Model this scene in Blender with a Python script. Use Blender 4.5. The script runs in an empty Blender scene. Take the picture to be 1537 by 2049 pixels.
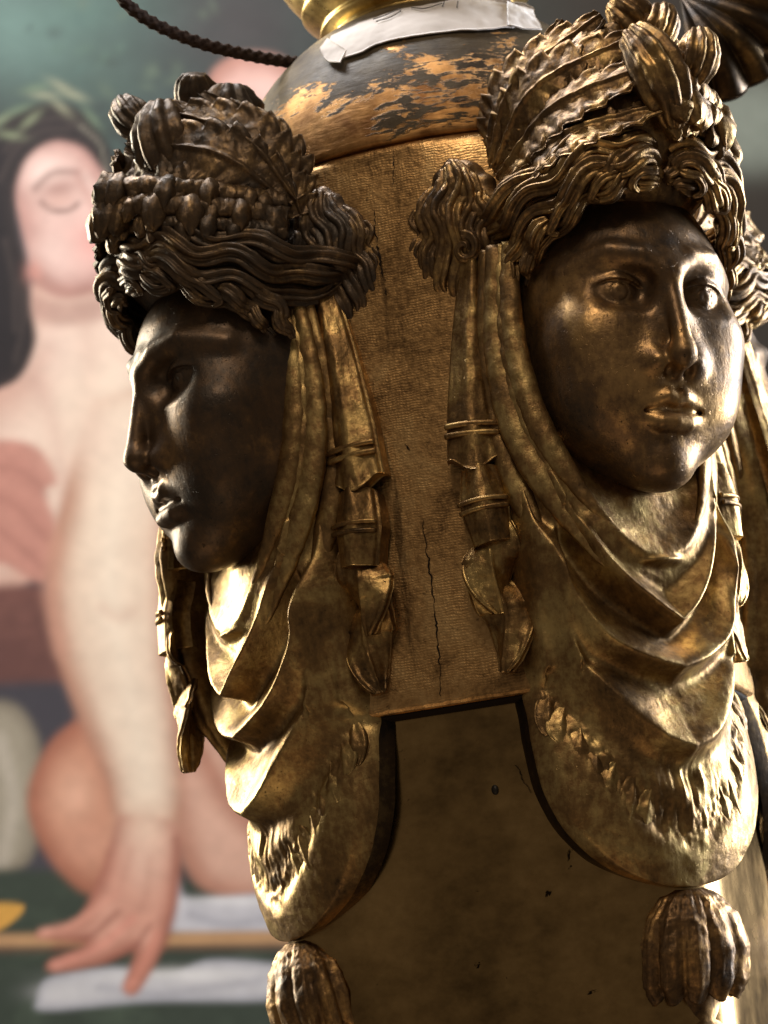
import bpy, math, random
import numpy as np
from mathutils import Matrix, Vector

# ------------------------------------------------------------------ camera, world, lamps, exposure
S = 0.0002                      # one drawing unit = 0.2 mm
H0 = 1.30                       # camera height above the floor (m)
F, D0, X0 = 5000.0, 5450.0, 219.0
RHO, PITCH, PHI, TAU = (math.radians(a) for a in (7.07, 11.6, 29.35, 7.45))
YO, ZO = 640.0, -62.0
scene = bpy.context.scene
col = scene.collection


def V3(p):
    """drawing units (camera at origin, x right, y away, z up) -> metres"""
    return Vector((p[0] * S, p[1] * S, p[2] * S + H0))


cp, sp, cr, sr = math.cos(PITCH), math.sin(PITCH), math.cos(RHO), math.sin(RHO)
FWD = Vector((0, cp, sp)); UP0 = Vector((0, -sp, cp)); RT0 = Vector((1, 0, 0))
RT = cr * RT0 - sr * UP0
UP = sr * RT0 + cr * UP0
cam_d = bpy.data.cameras.new('camera')
cam = bpy.data.objects.new('camera', cam_d)
col.objects.link(cam)
cam.matrix_world = Matrix(((RT.x, UP.x, -FWD.x, 0), (RT.y, UP.y, -FWD.y, 0), (RT.z, UP.z, -FWD.z, H0), (0, 0, 0, 1)))
cam_d.sensor_fit = 'VERTICAL'
cam_d.sensor_height = 36.0
cam_d.lens = F / 2049.0 * 36.0
cam_d.clip_start = 0.01
cam_d.clip_end = 50
cam_d.dof.use_dof = True
cam_d.dof.focus_distance = 4960 * S
cam_d.dof.aperture_fstop = 15.0
scene.camera = cam

world = bpy.data.worlds.new('World')
scene.world = world
world.use_nodes = True
bg = world.node_tree.nodes['Background']
bg.inputs[0].default_value = (1.0, 0.82, 0.62, 1)
bg.inputs[1].default_value = 0.095


def area(name, loc, target, size, power, color, size_y=None):
    l = bpy.data.lights.new(name, 'AREA')
    l.energy = power
    l.color = color
    l.size = size
    if size_y:
        l.shape = 'RECTANGLE'
        l.size_y = size_y
    o = bpy.data.objects.new(name, l)
    col.objects.link(o)
    o.location = loc
    d = Vector(target) - Vector(loc)
    o.rotation_euler = d.to_track_quat('-Z', 'Y').to_euler()
    return o


CEN = Vector((X0 * S, D0 * S, H0 + 1150 * S))
area('window_light_right', (2.0, 1.75, H0 + 0.45), CEN, 0.8, 120, (0.92, 0.96, 1.0), 1.4)
area('window_light_left', (-1.6, 2.15, H0 + 0.85), CEN, 0.6, 90, (1.0, 0.93, 0.74), 1.2)
area('painting_fill_light', (-0.5, 1.35, H0 + 1.9), (-0.15, 2.0, H0 + 0.2), 0.9, 42, (1.0, 0.97, 0.95), 0.3)  # added unseen fill, turned away from the stand to brighten only the canvas
area('floor_bounce_light', (-0.3, 0.1, H0 - 1.0), CEN, 1.0, 1.6, (1.0, 0.66, 0.36), 0.8)
area('ceiling_lamp', (0.0, -0.2, H0 + 1.7), CEN, 0.5, 9.0, (1.0, 0.80, 0.58), 0.5)
scene.view_settings.view_transform = 'Standard'
scene.view_settings.look = 'None'
scene.view_settings.exposure = 0.0
scene.view_settings.gamma = 1.0
scene.render.engine = 'CYCLES'
scene.cycles.max_bounces = 8
random.seed(4)
RNG = np.random.default_rng(7)

# ------------------------------------------------------------------ numeric helpers


def srgb(r, g, b):
    c = np.array([r, g, b], float) / 255.0
    return tuple(np.where(c <= 0.04045, c / 12.92, ((c + 0.055) / 1.055) ** 2.4))


def ray(px, py):
    """pixel of the photograph -> direction in drawing units with unit forward depth"""
    a, b = (px - 768.0) / F, (py - 1024.0) / F
    d = FWD + RT * a - UP * b
    return np.array(d)


def at_depth(px, py, depth):
    return ray(px, py) * depth


def at_y(px, py, y):
    r = ray(px, py)
    return r * (y / r[1])


def vnoise(p, seed=0):
    seed = int(seed * 10)
    p = np.asarray(p, float)
    i = np.floor(p).astype(np.int64)
    f = p - i
    f = f * f * (3 - 2 * f)

    def h(a, b, c):
        n = (a * 374761393 + b * 668265263 + c * 2147483647 + seed * 1274126177) & 0xFFFFFFFF
        n = ((n ^ (n >> 13)) * 1274126177) & 0xFFFFFFFF
        n = n ^ (n >> 16)
        return (n & 0xFFFF) / 65535.0
    r = 0
    for dx in (0, 1):
        for dy in (0, 1):
            for dz in (0, 1):
                w = (f[..., 0] if dx else 1 - f[..., 0]) * (f[..., 1] if dy else 1 - f[..., 1]) * (f[..., 2] if dz else 1 - f[..., 2])
                r = r + w * h(i[..., 0] + dx, i[..., 1] + dy, i[..., 2] + dz)
    return r * 2 - 1


def fbm(p, oct=3, seed=0):
    a, s, r = 1.0, 1.0, 0
    for k in range(oct):
        r = r + a * vnoise(p * s, seed + k)
        a *= 0.5
        s *= 2.03
    return r


def catmull(pts, n):
    P = np.asarray(pts, float)
    m = len(P)
    Q = np.vstack([2 * P[0] - P[1], P, 2 * P[-1] - P[-2]])
    t = np.linspace(0, m - 1 - 1e-9, n)
    i = t.astype(int)
    f = (t - i)[:, None]
    a, b, c, d = Q[i], Q[i + 1], Q[i + 2], Q[i + 3]
    return 0.5 * ((2 * b) + (-a + c) * f + (2 * a - 5 * b + 4 * c - d) * f ** 2 + (-a + 3 * b - 3 * c + d) * f ** 3)


def make_mesh(name, V, Q, smooth=True):
    V = np.asarray(V, np.float32)
    me = bpy.data.meshes.new(name)
    Q = np.asarray(Q, np.int32)
    k = Q.shape[1]
    me.vertices.add(len(V))
    me.vertices.foreach_set('co', V.ravel())
    me.loops.add(Q.size)
    me.loops.foreach_set('vertex_index', Q.ravel())
    me.polygons.add(len(Q))
    me.polygons.foreach_set('loop_start', np.arange(0, Q.size, k, dtype=np.int32))
    me.polygons.foreach_set('loop_total', np.full(len(Q), k, np.int32))
    me.update(calc_edges=True)
    me.validate()
    if smooth:
        me.polygons.foreach_set('use_smooth', np.ones(len(me.polygons), bool))
    return me


def grid_quads(nu, nv, closed_v=False, flip=False, off=0):
    u = np.arange(nu - 1)
    v = np.arange(nv if closed_v else nv - 1)
    U, W = np.meshgrid(u, v, indexing='ij')
    W2 = (W + 1) % nv
    q = np.stack([U * nv + W, (U + 1) * nv + W, (U + 1) * nv + W2, U * nv + W2], -1).reshape(-1, 4) + off
    return q[:, ::-1] if flip else q


def obj(name, mesh, mat, parent=None):
    o = bpy.data.objects.new(name, mesh)
    col.objects.link(o)
    if mat is not None and len(mesh.materials) == 0:
        mesh.materials.append(mat)
    if parent is not None:
        o.parent = parent
    return o


def tag(o, label, cat, group=None):
    o['label'] = label
    o['category'] = cat
    if group:
        o['group'] = group
    return o


def frames(path, up):
    T = np.gradient(path, axis=0)
    T /= np.linalg.norm(T, axis=1)[:, None] + 1e-9
    N = np.empty_like(T)
    n = np.asarray(up, float)
    for i in range(len(T)):
        n = n - T[i] * (n @ T[i])
        n /= np.linalg.norm(n) + 1e-9
        N[i] = n
    return T, N, np.cross(T, N)


def tube(path, ra, rb, up=(0, 0, 1), nseg=28, ridge=0, amp=0.0, twist=0.0, wob=0.0, seed=0, cap=True):
    """swept tube, half-axes ra along the frame normal, rb sideways, with strand ridges"""
    path = np.asarray(path, float)
    n = len(path)
    ra = np.broadcast_to(ra, (n,)).astype(float)
    rb = np.broadcast_to(rb, (n,)).astype(float)
    T, N, B = frames(path, up)
    th = np.linspace(0, 2 * np.pi, nseg, endpoint=False)
    s = np.linspace(0, 1, n)[:, None]
    m = np.ones((n, nseg))
    if ridge:
        ph = ridge * th[None] + twist * s * 2 * np.pi
        m += amp * (np.abs(np.sin(ph / 2 * 1.0)) * 2 - 1.2)
    c, q = np.cos(th)[None], np.sin(th)[None]
    V = path[:, None] + (N[:, None] * (ra[:, None] * c * m)[..., None] + B[:, None] * (rb[:, None] * q * m)[..., None])
    if wob:
        V = V + (fbm(V.reshape(-1, 3) / 22.0, 2, seed).reshape(n, nseg, 1)) * wob * (N[:, None] * c[..., None] + B[:, None] * q[..., None])
    V = V.reshape(-1, 3)
    Qs = [grid_quads(n, nseg, True)]
    if cap:
        a, b = len(V), len(V) + 1
        V = np.vstack([V, path[0], path[-1]])
        k = np.arange(nseg)
        k2 = (k + 1) % nseg
        o = (n - 1) * nseg
        Qs.append(np.stack([np.full(nseg, a), k, k2, k2], -1))
        Qs.append(np.stack([np.full(nseg, b), o + k2, o + k, o + k], -1))
    return V, np.vstack(Qs)


def tri_fix(V, Q):
    return V, Q


def merge(parts):
    vs, qs, o = [], [], 0
    for V, Q in parts:
        vs.append(V)
        qs.append(Q + o)
        o += len(V)
    return np.vstack(vs), np.vstack(qs)


def quads_mesh(name, V, Q):
    """quads where a triangle is written with its last index repeated"""
    Q = np.asarray(Q)
    t = Q[:, 2] == Q[:, 3]
    faces_q, faces_t = Q[~t], Q[t][:, :3]
    me = bpy.data.meshes.new(name)
    V = np.asarray(V, np.float32) * S
    loops = np.concatenate([faces_q.ravel(), faces_t.ravel()]).astype(np.int32)
    tot = np.concatenate([np.full(len(faces_q), 4), np.full(len(faces_t), 3)]).astype(np.int32)
    st = np.concatenate([[0], np.cumsum(tot)[:-1]]).astype(np.int32)
    me.vertices.add(len(V))
    me.vertices.foreach_set('co', V.ravel())
    me.loops.add(len(loops))
    me.loops.foreach_set('vertex_index', loops)
    me.polygons.add(len(tot))
    me.polygons.foreach_set('loop_start', st)
    me.polygons.foreach_set('loop_total', tot)
    me.update(calc_edges=True)
    me.polygons.foreach_set('use_smooth', np.ones(len(tot), bool))
    return me


def mirror(V, Q):
    V = np.array(V)
    V[:, 0] *= -1
    Q = np.asarray(Q)
    t = Q[:, 2] == Q[:, 3]
    Q2 = Q[:, ::-1].copy()
    Q2[t] = np.stack([Q[t][:, 0], Q[t][:, 2], Q[t][:, 1], Q[t][:, 1]], -1)
    return V, Q2


# ------------------------------------------------------------------ signed-distance modelling (surface nets)
def smin(a, b, k):
    h = np.clip(0.5 + 0.5 * (b - a) / k, 0, 1)
    return b + (a - b) * h - k * h * (1 - h)


def smax(a, b, k):
    return -smin(-a, -b, k)


def ell(p, c, r):
    q = (p - np.array(c, np.float32)) / np.array(r, np.float32)
    k0 = np.sqrt((q * q).sum(-1)) + 1e-6
    q2 = q / np.array(r, np.float32)
    k1 = np.sqrt((q2 * q2).sum(-1)) + 1e-6
    return k0 * (k0 - 1) / k1


def cap(p, a, b, ra, rb):
    a = np.array(a, np.float32)
    b = np.array(b, np.float32)
    ba = b - a
    pa = p - a
    h = np.clip((pa @ ba) / (ba @ ba), 0, 1)
    return np.sqrt(((pa - h[..., None] * ba) ** 2).sum(-1)) - (ra + (rb - ra) * h)


def polycap(p, pts, rs):
    d = None
    for i in range(len(pts) - 1):
        e = cap(p, pts[i], pts[i + 1], rs[i], rs[i + 1])
        d = e if d is None else np.minimum(d, e)
    return d


def surface_nets(fn, lo, hi, h, sym=True):
    """iso-surface of fn; with sym the x<0 half is a mirror image"""
    lo = np.array(lo, float)
    hi = np.array(hi, float)
    n = np.ceil((hi - lo) / h).astype(int) + 1
    xs = [lo[i] + h * np.arange(n[i]) for i in range(3)]
    if sym:
        m = int(np.ceil(hi[0] / h))
        xs[0] = (np.arange(2 * m) - m + 0.5) * h
        half = xs[0][m:]
        vol = np.empty((m, n[1], n[2]), np.float32)
        for i, x in enumerate(half):
            Y, Z = np.meshgrid(xs[1], xs[2], indexing='ij')
            vol[i] = fn(np.stack([np.full_like(Y, x), Y, Z], -1).astype(np.float32))
        vol = np.concatenate([vol[::-1], vol], 0)
    else:
        vol = np.empty(tuple(n), np.float32)
        for i, x in enumerate(xs[0]):
            Y, Z = np.meshgrid(xs[1], xs[2], indexing='ij')
            vol[i] = fn(np.stack([np.full_like(Y, x), Y, Z], -1).astype(np.float32))
    nx, ny, nz = vol.shape
    c = [vol[i:nx - 1 + i, j:ny - 1 + j, k:nz - 1 + k] for i in (0, 1) for j in (0, 1) for k in (0, 1)]
    c = np.stack(c, -1)
    ins = c < 0
    act = ins.any(-1) & ~ins.all(-1)
    idx = np.full(act.shape, -1, np.int64)
    cells = np.argwhere(act)
    idx[act] = np.arange(len(cells))
    cv = c[act]
    corner = np.array([(i, j, k) for i in (0, 1) for j in (0, 1) for k in (0, 1)], float)
    acc = np.zeros((len(cells), 3))
    cnt = np.zeros(len(cells))
    for a in range(8):
        for b in range(a + 1, 8):
            if np.abs(corner[a] - corner[b]).sum() != 1:
                continue
            va, vb = cv[:, a], cv[:, b]
            m_ = (va < 0) != (vb < 0)
            t = va[m_] / (va[m_] - vb[m_])
            acc[m_] += corner[a] + t[:, None] * (corner[b] - corner[a])
            cnt[m_] += 1
    pos = cells + acc / cnt[:, None]
    origin = np.array([xs[0][0], xs[1][0], xs[2][0]])
    V = origin + pos * h
    quads = []
    for ax in range(3):
        o = [ax, (ax + 1) % 3, (ax + 2) % 3]
        sl0 = [slice(None)] * 3
        sl1 = [slice(None)] * 3
        sl0[ax] = slice(0, -1)
        sl1[ax] = slice(1, None)
        a, b = vol[tuple(sl0)] < 0, vol[tuple(sl1)] < 0
        E_ = np.argwhere(a != b)
        sign = a[tuple(E_.T)]
        ok = (E_[:, o[1]] > 0) & (E_[:, o[2]] > 0) & (E_[:, o[1]] < vol.shape[o[1]] - 1) & (E_[:, o[2]] < vol.shape[o[2]] - 1)
        E_, sign = E_[ok], sign[ok]
        d1 = np.zeros(3, int)
        d1[o[1]] = 1
        d2 = np.zeros(3, int)
        d2[o[2]] = 1
        q = np.stack([idx[tuple((E_ - d1 - d2).T)], idx[tuple((E_ - d2).T)], idx[tuple(E_.T)], idx[tuple((E_ - d1).T)]], -1)
        q[~sign] = q[~sign][:, ::-1]
        quads.append(q)
    return V, np.vstack(quads)


def smooth_verts(V, Q, it=2, lam=0.5):
    a = np.concatenate([Q[:, 0], Q[:, 1], Q[:, 2], Q[:, 3]])
    b = np.concatenate([Q[:, 1], Q[:, 2], Q[:, 3], Q[:, 0]])
    for _ in range(it):
        acc = np.zeros_like(V)
        for k in range(3):
            acc[:, k] = np.bincount(a, V[b, k], len(V)) + np.bincount(b, V[a, k], len(V))
        cnt = np.bincount(a, minlength=len(V)) + np.bincount(b, minlength=len(V))
        V = V + lam * (acc / np.maximum(cnt, 1)[:, None] - V)
    return V


# ------------------------------------------------------------------ materials
def nodes_of(name):
    m = bpy.data.materials.new(name)
    m.use_nodes = True
    nt = m.node_tree
    return m, nt, nt.nodes['Principled BSDF']


def N(nt, kind, **kw):
    n = nt.nodes.new(kind)
    for k, v in kw.items():
        if k in n.inputs.keys():
            n.inputs[k].default_value = v
        else:
            setattr(n, k, v)
    return n


def noise(nt, vec, scale, detail=5.0, rough=0.6, dist=0.0):
    n = N(nt, 'ShaderNodeTexNoise')
    n.inputs['Scale'].default_value = scale
    n.inputs['Detail'].default_value = detail
    n.inputs['Roughness'].default_value = rough
    n.inputs['Distortion'].default_value = dist
    nt.links.new(vec, n.inputs['Vector'])
    return n.outputs['Fac']


def ramp(nt, fac, stops):
    r = N(nt, 'ShaderNodeValToRGB')
    e = r.color_ramp.elements
    while len(e) < len(stops):
        e.new(0.5)
    for el, (p, c) in zip(e, stops):
        el.position = p
        el.color = (*c, 1) if len(c) == 3 else c
    nt.links.new(fac, r.inputs['Fac'])
    return r.outputs['Color']


def gray(nt, fac, a, b, v0=0.0, v1=1.0):
    m = N(nt, 'ShaderNodeMapRange')
    m.inputs[1].default_value, m.inputs[2].default_value = a, b
    m.inputs[3].default_value, m.inputs[4].default_value = v0, v1
    nt.links.new(fac, m.inputs[0])
    return m.outputs[0]


def mix(nt, fac, a, b):
    m = N(nt, 'ShaderNodeMix', data_type='RGBA')
    for k, x in ((0, fac), (6, a), (7, b)):
        if hasattr(x, 'links') or isinstance(x, bpy.types.NodeSocket):
            nt.links.new(x, m.inputs[k])
        elif k == 0:
            m.inputs[k].default_value = x
        else:
            m.inputs[k].default_value = (*x, 1)
    return m.outputs[2]


def math_(nt, op, a, b=0.0):
    m = N(nt, 'ShaderNodeMath', operation=op)
    for k, x in ((0, a), (1, b)):
        if isinstance(x, bpy.types.NodeSocket):
            nt.links.new(x, m.inputs[k])
        else:
            m.inputs[k].default_value = x
    return m.outputs[0]


def coords(nt, shift=True, stretch=None):
    tc = N(nt, 'ShaderNodeTexCoord')
    out = tc.outputs['Object']
    if stretch:
        mp = N(nt, 'ShaderNodeMapping')
        mp.inputs['Scale'].default_value = stretch
        nt.links.new(out, mp.inputs['Vector'])
        out = mp.outputs[0]
    if shift:
        oi = N(nt, 'ShaderNodeObjectInfo')
        add = N(nt, 'ShaderNodeVectorMath', operation='ADD')
        nt.links.new(out, add.inputs[0])
        nt.links.new(oi.outputs['Random'], add.inputs[1])
        out = add.outputs[0]
    return out


def bump(nt, bsdf, h, strength, dist):
    b = N(nt, 'ShaderNodeBump')
    b.inputs['Strength'].default_value = strength
    b.inputs['Distance'].default_value = dist
    nt.links.new(h, b.inputs['Height'])
    nt.links.new(b.outputs[0], bsdf.inputs['Normal'])


def gilt(name, gold, mid, dark, bias=0.5, spread=0.12, r0=0.28, r1=0.55, pits=0.5, big=45, bstr=0.35, met=(1.0, 0.75)):
    """worn gilding: bright metal, browned metal and dark patina in blotches, specks and pits"""
    m, nt, b = nodes_of(name)
    v = coords(nt)
    n1 = noise(nt, v, big, 6, 0.62, 0.4)
    n2 = noise(nt, v, big * 9, 5, 0.65)
    n3 = noise(nt, coords(nt, stretch=(1, 0.22, 1)), big * 12, 4, 0.6)
    t = math_(nt, 'ADD', math_(nt, 'MULTIPLY', n1, 0.62), math_(nt, 'ADD', math_(nt, 'MULTIPLY', n2, 0.23), math_(nt, 'MULTIPLY', n3, 0.15)))
    c = ramp(nt, t, [(max(0, bias - spread), dark), (bias, mid), (min(1, bias + spread), gold)])
    sp_ = gray(nt, noise(nt, v, big * 22, 3, 0.7), 0.64, 0.72)
    c = mix(nt, math_(nt, 'MULTIPLY', sp_, pits), c, (0.012, 0.008, 0.005))
    nt.links.new(c, b.inputs['Base Color'])
    nt.links.new(gray(nt, t, bias - spread, bias + spread, met[1], met[0]), b.inputs['Metallic'])
    nt.links.new(gray(nt, noise(nt, v, big * 3, 6, 0.7), 0.3, 0.7, r0, r1), b.inputs['Roughness'])
    h = math_(nt, 'ADD', math_(nt, 'MULTIPLY', n2, 0.7), math_(nt, 'ADD', math_(nt, 'MULTIPLY', n3, 0.4), math_(nt, 'MULTIPLY', sp_, -0.5)))
    bump(nt, b, h, bstr, 0.0011)
    return m


GOLD = (0.78, 0.58, 0.26)
BROWN = (0.27, 0.145, 0.05)
DARK = (0.035, 0.020, 0.011)
M = {}
M['face'] = gilt('bronze_face', (0.56, 0.35, 0.15), (0.20, 0.122, 0.062), (0.066, 0.048, 0.036), 0.51, 0.13, 0.30, 0.50, 0.7, 24, 0.42, (0.95, 0.6))
M['hair'] = gilt('gilt_hair', (0.54, 0.35, 0.145), (0.19, 0.115, 0.054), (0.055, 0.037, 0.025), 0.49, 0.12, 0.28, 0.5, 0.45, 50, 0.32, (1.0, 0.6))
M['leaf'] = gilt('gilt_leaf', (0.52, 0.35, 0.15), (0.20, 0.12, 0.055), (0.050, 0.034, 0.022), 0.50, 0.13, 0.30, 0.52, 0.5, 55, 0.35, (1.0, 0.7))
M['veil'] = gilt('gilt_veil', (0.66, 0.49, 0.21), (0.28, 0.17, 0.070), (0.065, 0.04, 0.022), 0.485, 0.15, 0.33, 0.53, 0.75, 40, 0.32, (1.0, 0.75))
M['ribbon'] = gilt('gilt_ribbon', (0.60, 0.42, 0.17), (0.27, 0.16, 0.065), (0.06, 0.038, 0.02), 0.48, 0.13, 0.30, 0.5, 0.6, 50, 0.35, (1.0, 0.8))
M['cup'] = gilt('bright_gilt', (0.86, 0.64, 0.26), (0.55, 0.36, 0.12), (0.10, 0.06, 0.02), 0.42, 0.13, 0.22, 0.42, 0.4, 40, 0.2)
M['bud'] = gilt('gilt_pendant', (0.56, 0.34, 0.13), (0.20, 0.115, 0.05), (0.045, 0.028, 0.018), 0.5, 0.12, 0.3, 0.52, 0.5, 45, 0.35, (0.9, 0.6))
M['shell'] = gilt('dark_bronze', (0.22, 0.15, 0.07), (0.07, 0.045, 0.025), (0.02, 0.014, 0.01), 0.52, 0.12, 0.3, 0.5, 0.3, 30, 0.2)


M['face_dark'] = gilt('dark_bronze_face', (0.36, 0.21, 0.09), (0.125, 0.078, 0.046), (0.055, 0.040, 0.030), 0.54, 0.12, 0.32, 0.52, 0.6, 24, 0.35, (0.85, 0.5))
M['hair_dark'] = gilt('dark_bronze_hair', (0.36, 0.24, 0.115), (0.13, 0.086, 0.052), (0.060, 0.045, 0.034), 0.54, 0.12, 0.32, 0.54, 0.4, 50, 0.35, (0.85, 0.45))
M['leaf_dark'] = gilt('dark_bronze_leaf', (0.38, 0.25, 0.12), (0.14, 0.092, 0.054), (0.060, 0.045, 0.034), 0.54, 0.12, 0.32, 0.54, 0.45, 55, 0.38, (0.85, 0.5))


def make_panel_mat():
    m, nt, b = nodes_of('smooth_brass_panel')
    v = coords(nt, False)
    n1 = noise(nt, v, 22, 5, 0.6)
    n2 = noise(nt, coords(nt, False, (0.8, 0.8, 1.1)), 120, 6, 0.65)
    t = math_(nt, 'ADD', math_(nt, 'MULTIPLY', n1, 0.6), math_(nt, 'MULTIPLY', n2, 0.4))
    c = ramp(nt, t, [(0.32, (0.17, 0.105, 0.045)), (0.50, (0.38, 0.24, 0.098)), (0.68, (0.55, 0.36, 0.155))])
    st = gray(nt, noise(nt, v, 75, 4, 0.7, 0.6), 0.665, 0.70)
    c = mix(nt, st, c, (0.03, 0.018, 0.01))
    nt.links.new(c, b.inputs['Base Color'])
    b.inputs['Metallic'].default_value = 1.0
    nt.links.new(gray(nt, n1, 0.3, 0.7, 0.16, 0.32), b.inputs['Roughness'])
    bump(nt, b, n2, 0.05, 0.0005)
    return m


def make_plate_mat():
    """upper body: gold leaf over a fine linen-like stipple"""
    m, nt, b = nodes_of('stippled_gilt_ground')
    v = coords(nt, False)
    n1 = noise(nt, v, 38, 6, 0.62, 0.5)
    n2 = noise(nt, v, 420, 4, 0.6)
    t = math_(nt, 'ADD', math_(nt, 'MULTIPLY', n1, 0.7), math_(nt, 'MULTIPLY', n2, 0.3))
    c = ramp(nt, t, [(0.36, (0.19, 0.11, 0.048)), (0.50, (0.55, 0.33, 0.14)), (0.64, (0.80, 0.52, 0.235))])
    ns = noise(nt, v, 330, 3, 0.7, 0.3)
    c = mix(nt, math_(nt, 'MULTIPLY', gray(nt, ns, 0.62, 0.72), 0.6), c, (0.05, 0.03, 0.018))
    nt.links.new(c, b.inputs['Base Color'])
    b.inputs['Metallic'].default_value = 1.0
    nt.links.new(gray(nt, n1, 0.3, 0.7, 0.5, 0.36), b.inputs['Roughness'])
    st = gray(nt, noise(nt, coords(nt, False, (1, 1, 0.16)), 95, 4, 0.65, 0.4), 0.58, 0.68)
    c2 = mix(nt, math_(nt, 'MULTIPLY', st, 0.65), c, (0.07, 0.042, 0.022))
    nt.links.new(c2, b.inputs['Base Color'])
    rows = []
    for ax_, sc_ in (('Z', 270.0), ('X', 215.0)):
        wv = N(nt, 'ShaderNodeTexWave')
        wv.bands_direction = ax_
        wv.inputs['Scale'].default_value = sc_
        wv.inputs['Distortion'].default_value = 8.0
        wv.inputs['Detail'].default_value = 3
        wv.inputs['Detail Scale'].default_value = 0.6
        nt.links.new(v, wv.inputs['Vector'])
        rows.append(wv.outputs['Fac'])
    weave = math_(nt, 'MULTIPLY', rows[0], math_(nt, 'ADD', math_(nt, 'MULTIPLY', rows[1], 0.6), 0.4))
    weave = math_(nt, 'MULTIPLY', weave, gray(nt, noise(nt, v, 70, 4, 0.65), 0.35, 0.65, 0.15, 1.0))
    bump(nt, b, math_(nt, 'ADD', weave, math_(nt, 'MULTIPLY', n2, 3.2)), 0.21, 0.0005)
    return m


def make_dome_mat():
    """dark painted dome, the paint rubbed away in patches to coppery gilding"""
    m, nt, b = nodes_of('worn_painted_dome')
    v = coords(nt, False)
    sep = N(nt, 'ShaderNodeSeparateXYZ')
    nt.links.new(v, sep.inputs[0])
    n1 = noise(nt, coords(nt, False, (1, 1, 1.5)), 24, 8, 0.68, 0.6)
    n2 = noise(nt, coords(nt, False, (0.5, 0.5, 2.2)), 170, 5, 0.7, 0.4)
    hz = gray(nt, sep.outputs[2], DOME_Z0, DOME_Z1, 0.135, -0.085)
    t = math_(nt, 'ADD', math_(nt, 'ADD', math_(nt, 'MULTIPLY', n1, 0.62), math_(nt, 'MULTIPLY', n2, 0.38)), hz)
    w = gray(nt, t, 0.535, 0.565)
    g = ramp(nt, noise(nt, v, 60, 5, 0.6), [(0.35, (0.26, 0.125, 0.045)), (0.62, (0.72, 0.41, 0.16))])
    p = ramp(nt, noise(nt, v, 90, 5, 0.6), [(0.35, (0.055, 0.038, 0.022)), (0.65, (0.12, 0.09, 0.052))])
    nt.links.new(mix(nt, w, p, g), b.inputs['Base Color'])
    nt.links.new(gray(nt, w, 0, 1, 0.0, 0.9), b.inputs['Metallic'])
    nt.links.new(gray(nt, n2, 0.3, 0.7, 0.42, 0.62), b.inputs['Roughness'])
    b.inputs['Specular IOR Level'].default_value = 0.3
    bump(nt, b, math_(nt, 'ADD', math_(nt, 'MULTIPLY', w, -1.0), math_(nt, 'MULTIPLY', n2, 0.7)), 0.5, 0.0009)
    return m


DOME_Z0, DOME_Z1 = 1812 * S, 2130 * S
M['panel'] = make_panel_mat()
M['plate'] = make_plate_mat()
M['dome'] = make_dome_mat()


def plain(name, color, rough, spec=0.5, nscale=0, var=0.3, bstr=0.0, bscale=500):
    m, nt, b = nodes_of(name)
    v = coords(nt, False)
    if nscale:
        f = noise(nt, v, nscale, 5, 0.6)
        nt.links.new(ramp(nt, f, [(0.3, tuple(c * (1 - var) for c in color)), (0.7, tuple(min(1, c * (1 + var)) for c in color))]), b.inputs['Base Color'])
    else:
        b.inputs['Base Color'].default_value = (*color, 1)
    b.inputs['Roughness'].default_value = rough
    b.inputs['Specular IOR Level'].default_value = spec
    if bstr:
        bump(nt, b, noise(nt, v, bscale, 4, 0.6), bstr, 0.0006)
    return m


M['paper'] = plain('paper_tape', (0.80, 0.76, 0.75), 0.75, 0.3, 60, 0.06, 0.2, 130)
M['ink'] = plain('pencil_mark', (0.10, 0.09, 0.09), 0.7)
M['cord'] = plain('brown_cord', (0.060, 0.040, 0.034), 0.85, 0.2, 600, 0.5, 0.6, 2500)
M['crack'] = plain('dark_crack_and_gap_shade', (0.016, 0.010, 0.007), 0.8, 0.2)
M['screw'] = plain('dark_screw', (0.012, 0.009, 0.007), 0.5, 0.4)

# ------------------------------------------------------------------ the setting behind: the big painting on canvas
PY = D0 + 4600.0


def poly_sd(px, py, pts):
    pts = np.asarray(pts, float)
    d = np.full(px.shape, 1e12)
    ins = np.zeros(px.shape, bool)
    n = len(pts)
    for i in range(n):
        a, b = pts[i], pts[(i + 1) % n]
        e = b - a
        wx, wy = px - a[0], py - a[1]
        t = np.clip((wx * e[0] + wy * e[1]) / (e @ e + 1e-9), 0, 1)
        d = np.minimum(d, (wx - e[0] * t) ** 2 + (wy - e[1] * t) ** 2)
        c = ((a[1] > py) != (b[1] > py)) & (px < (b[0] - a[0]) * (py - a[1]) / (b[1] - a[1] + 1e-12) + a[0])
        ins ^= c
    d = np.sqrt(d)
    return np.where(ins, -d, d)


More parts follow.
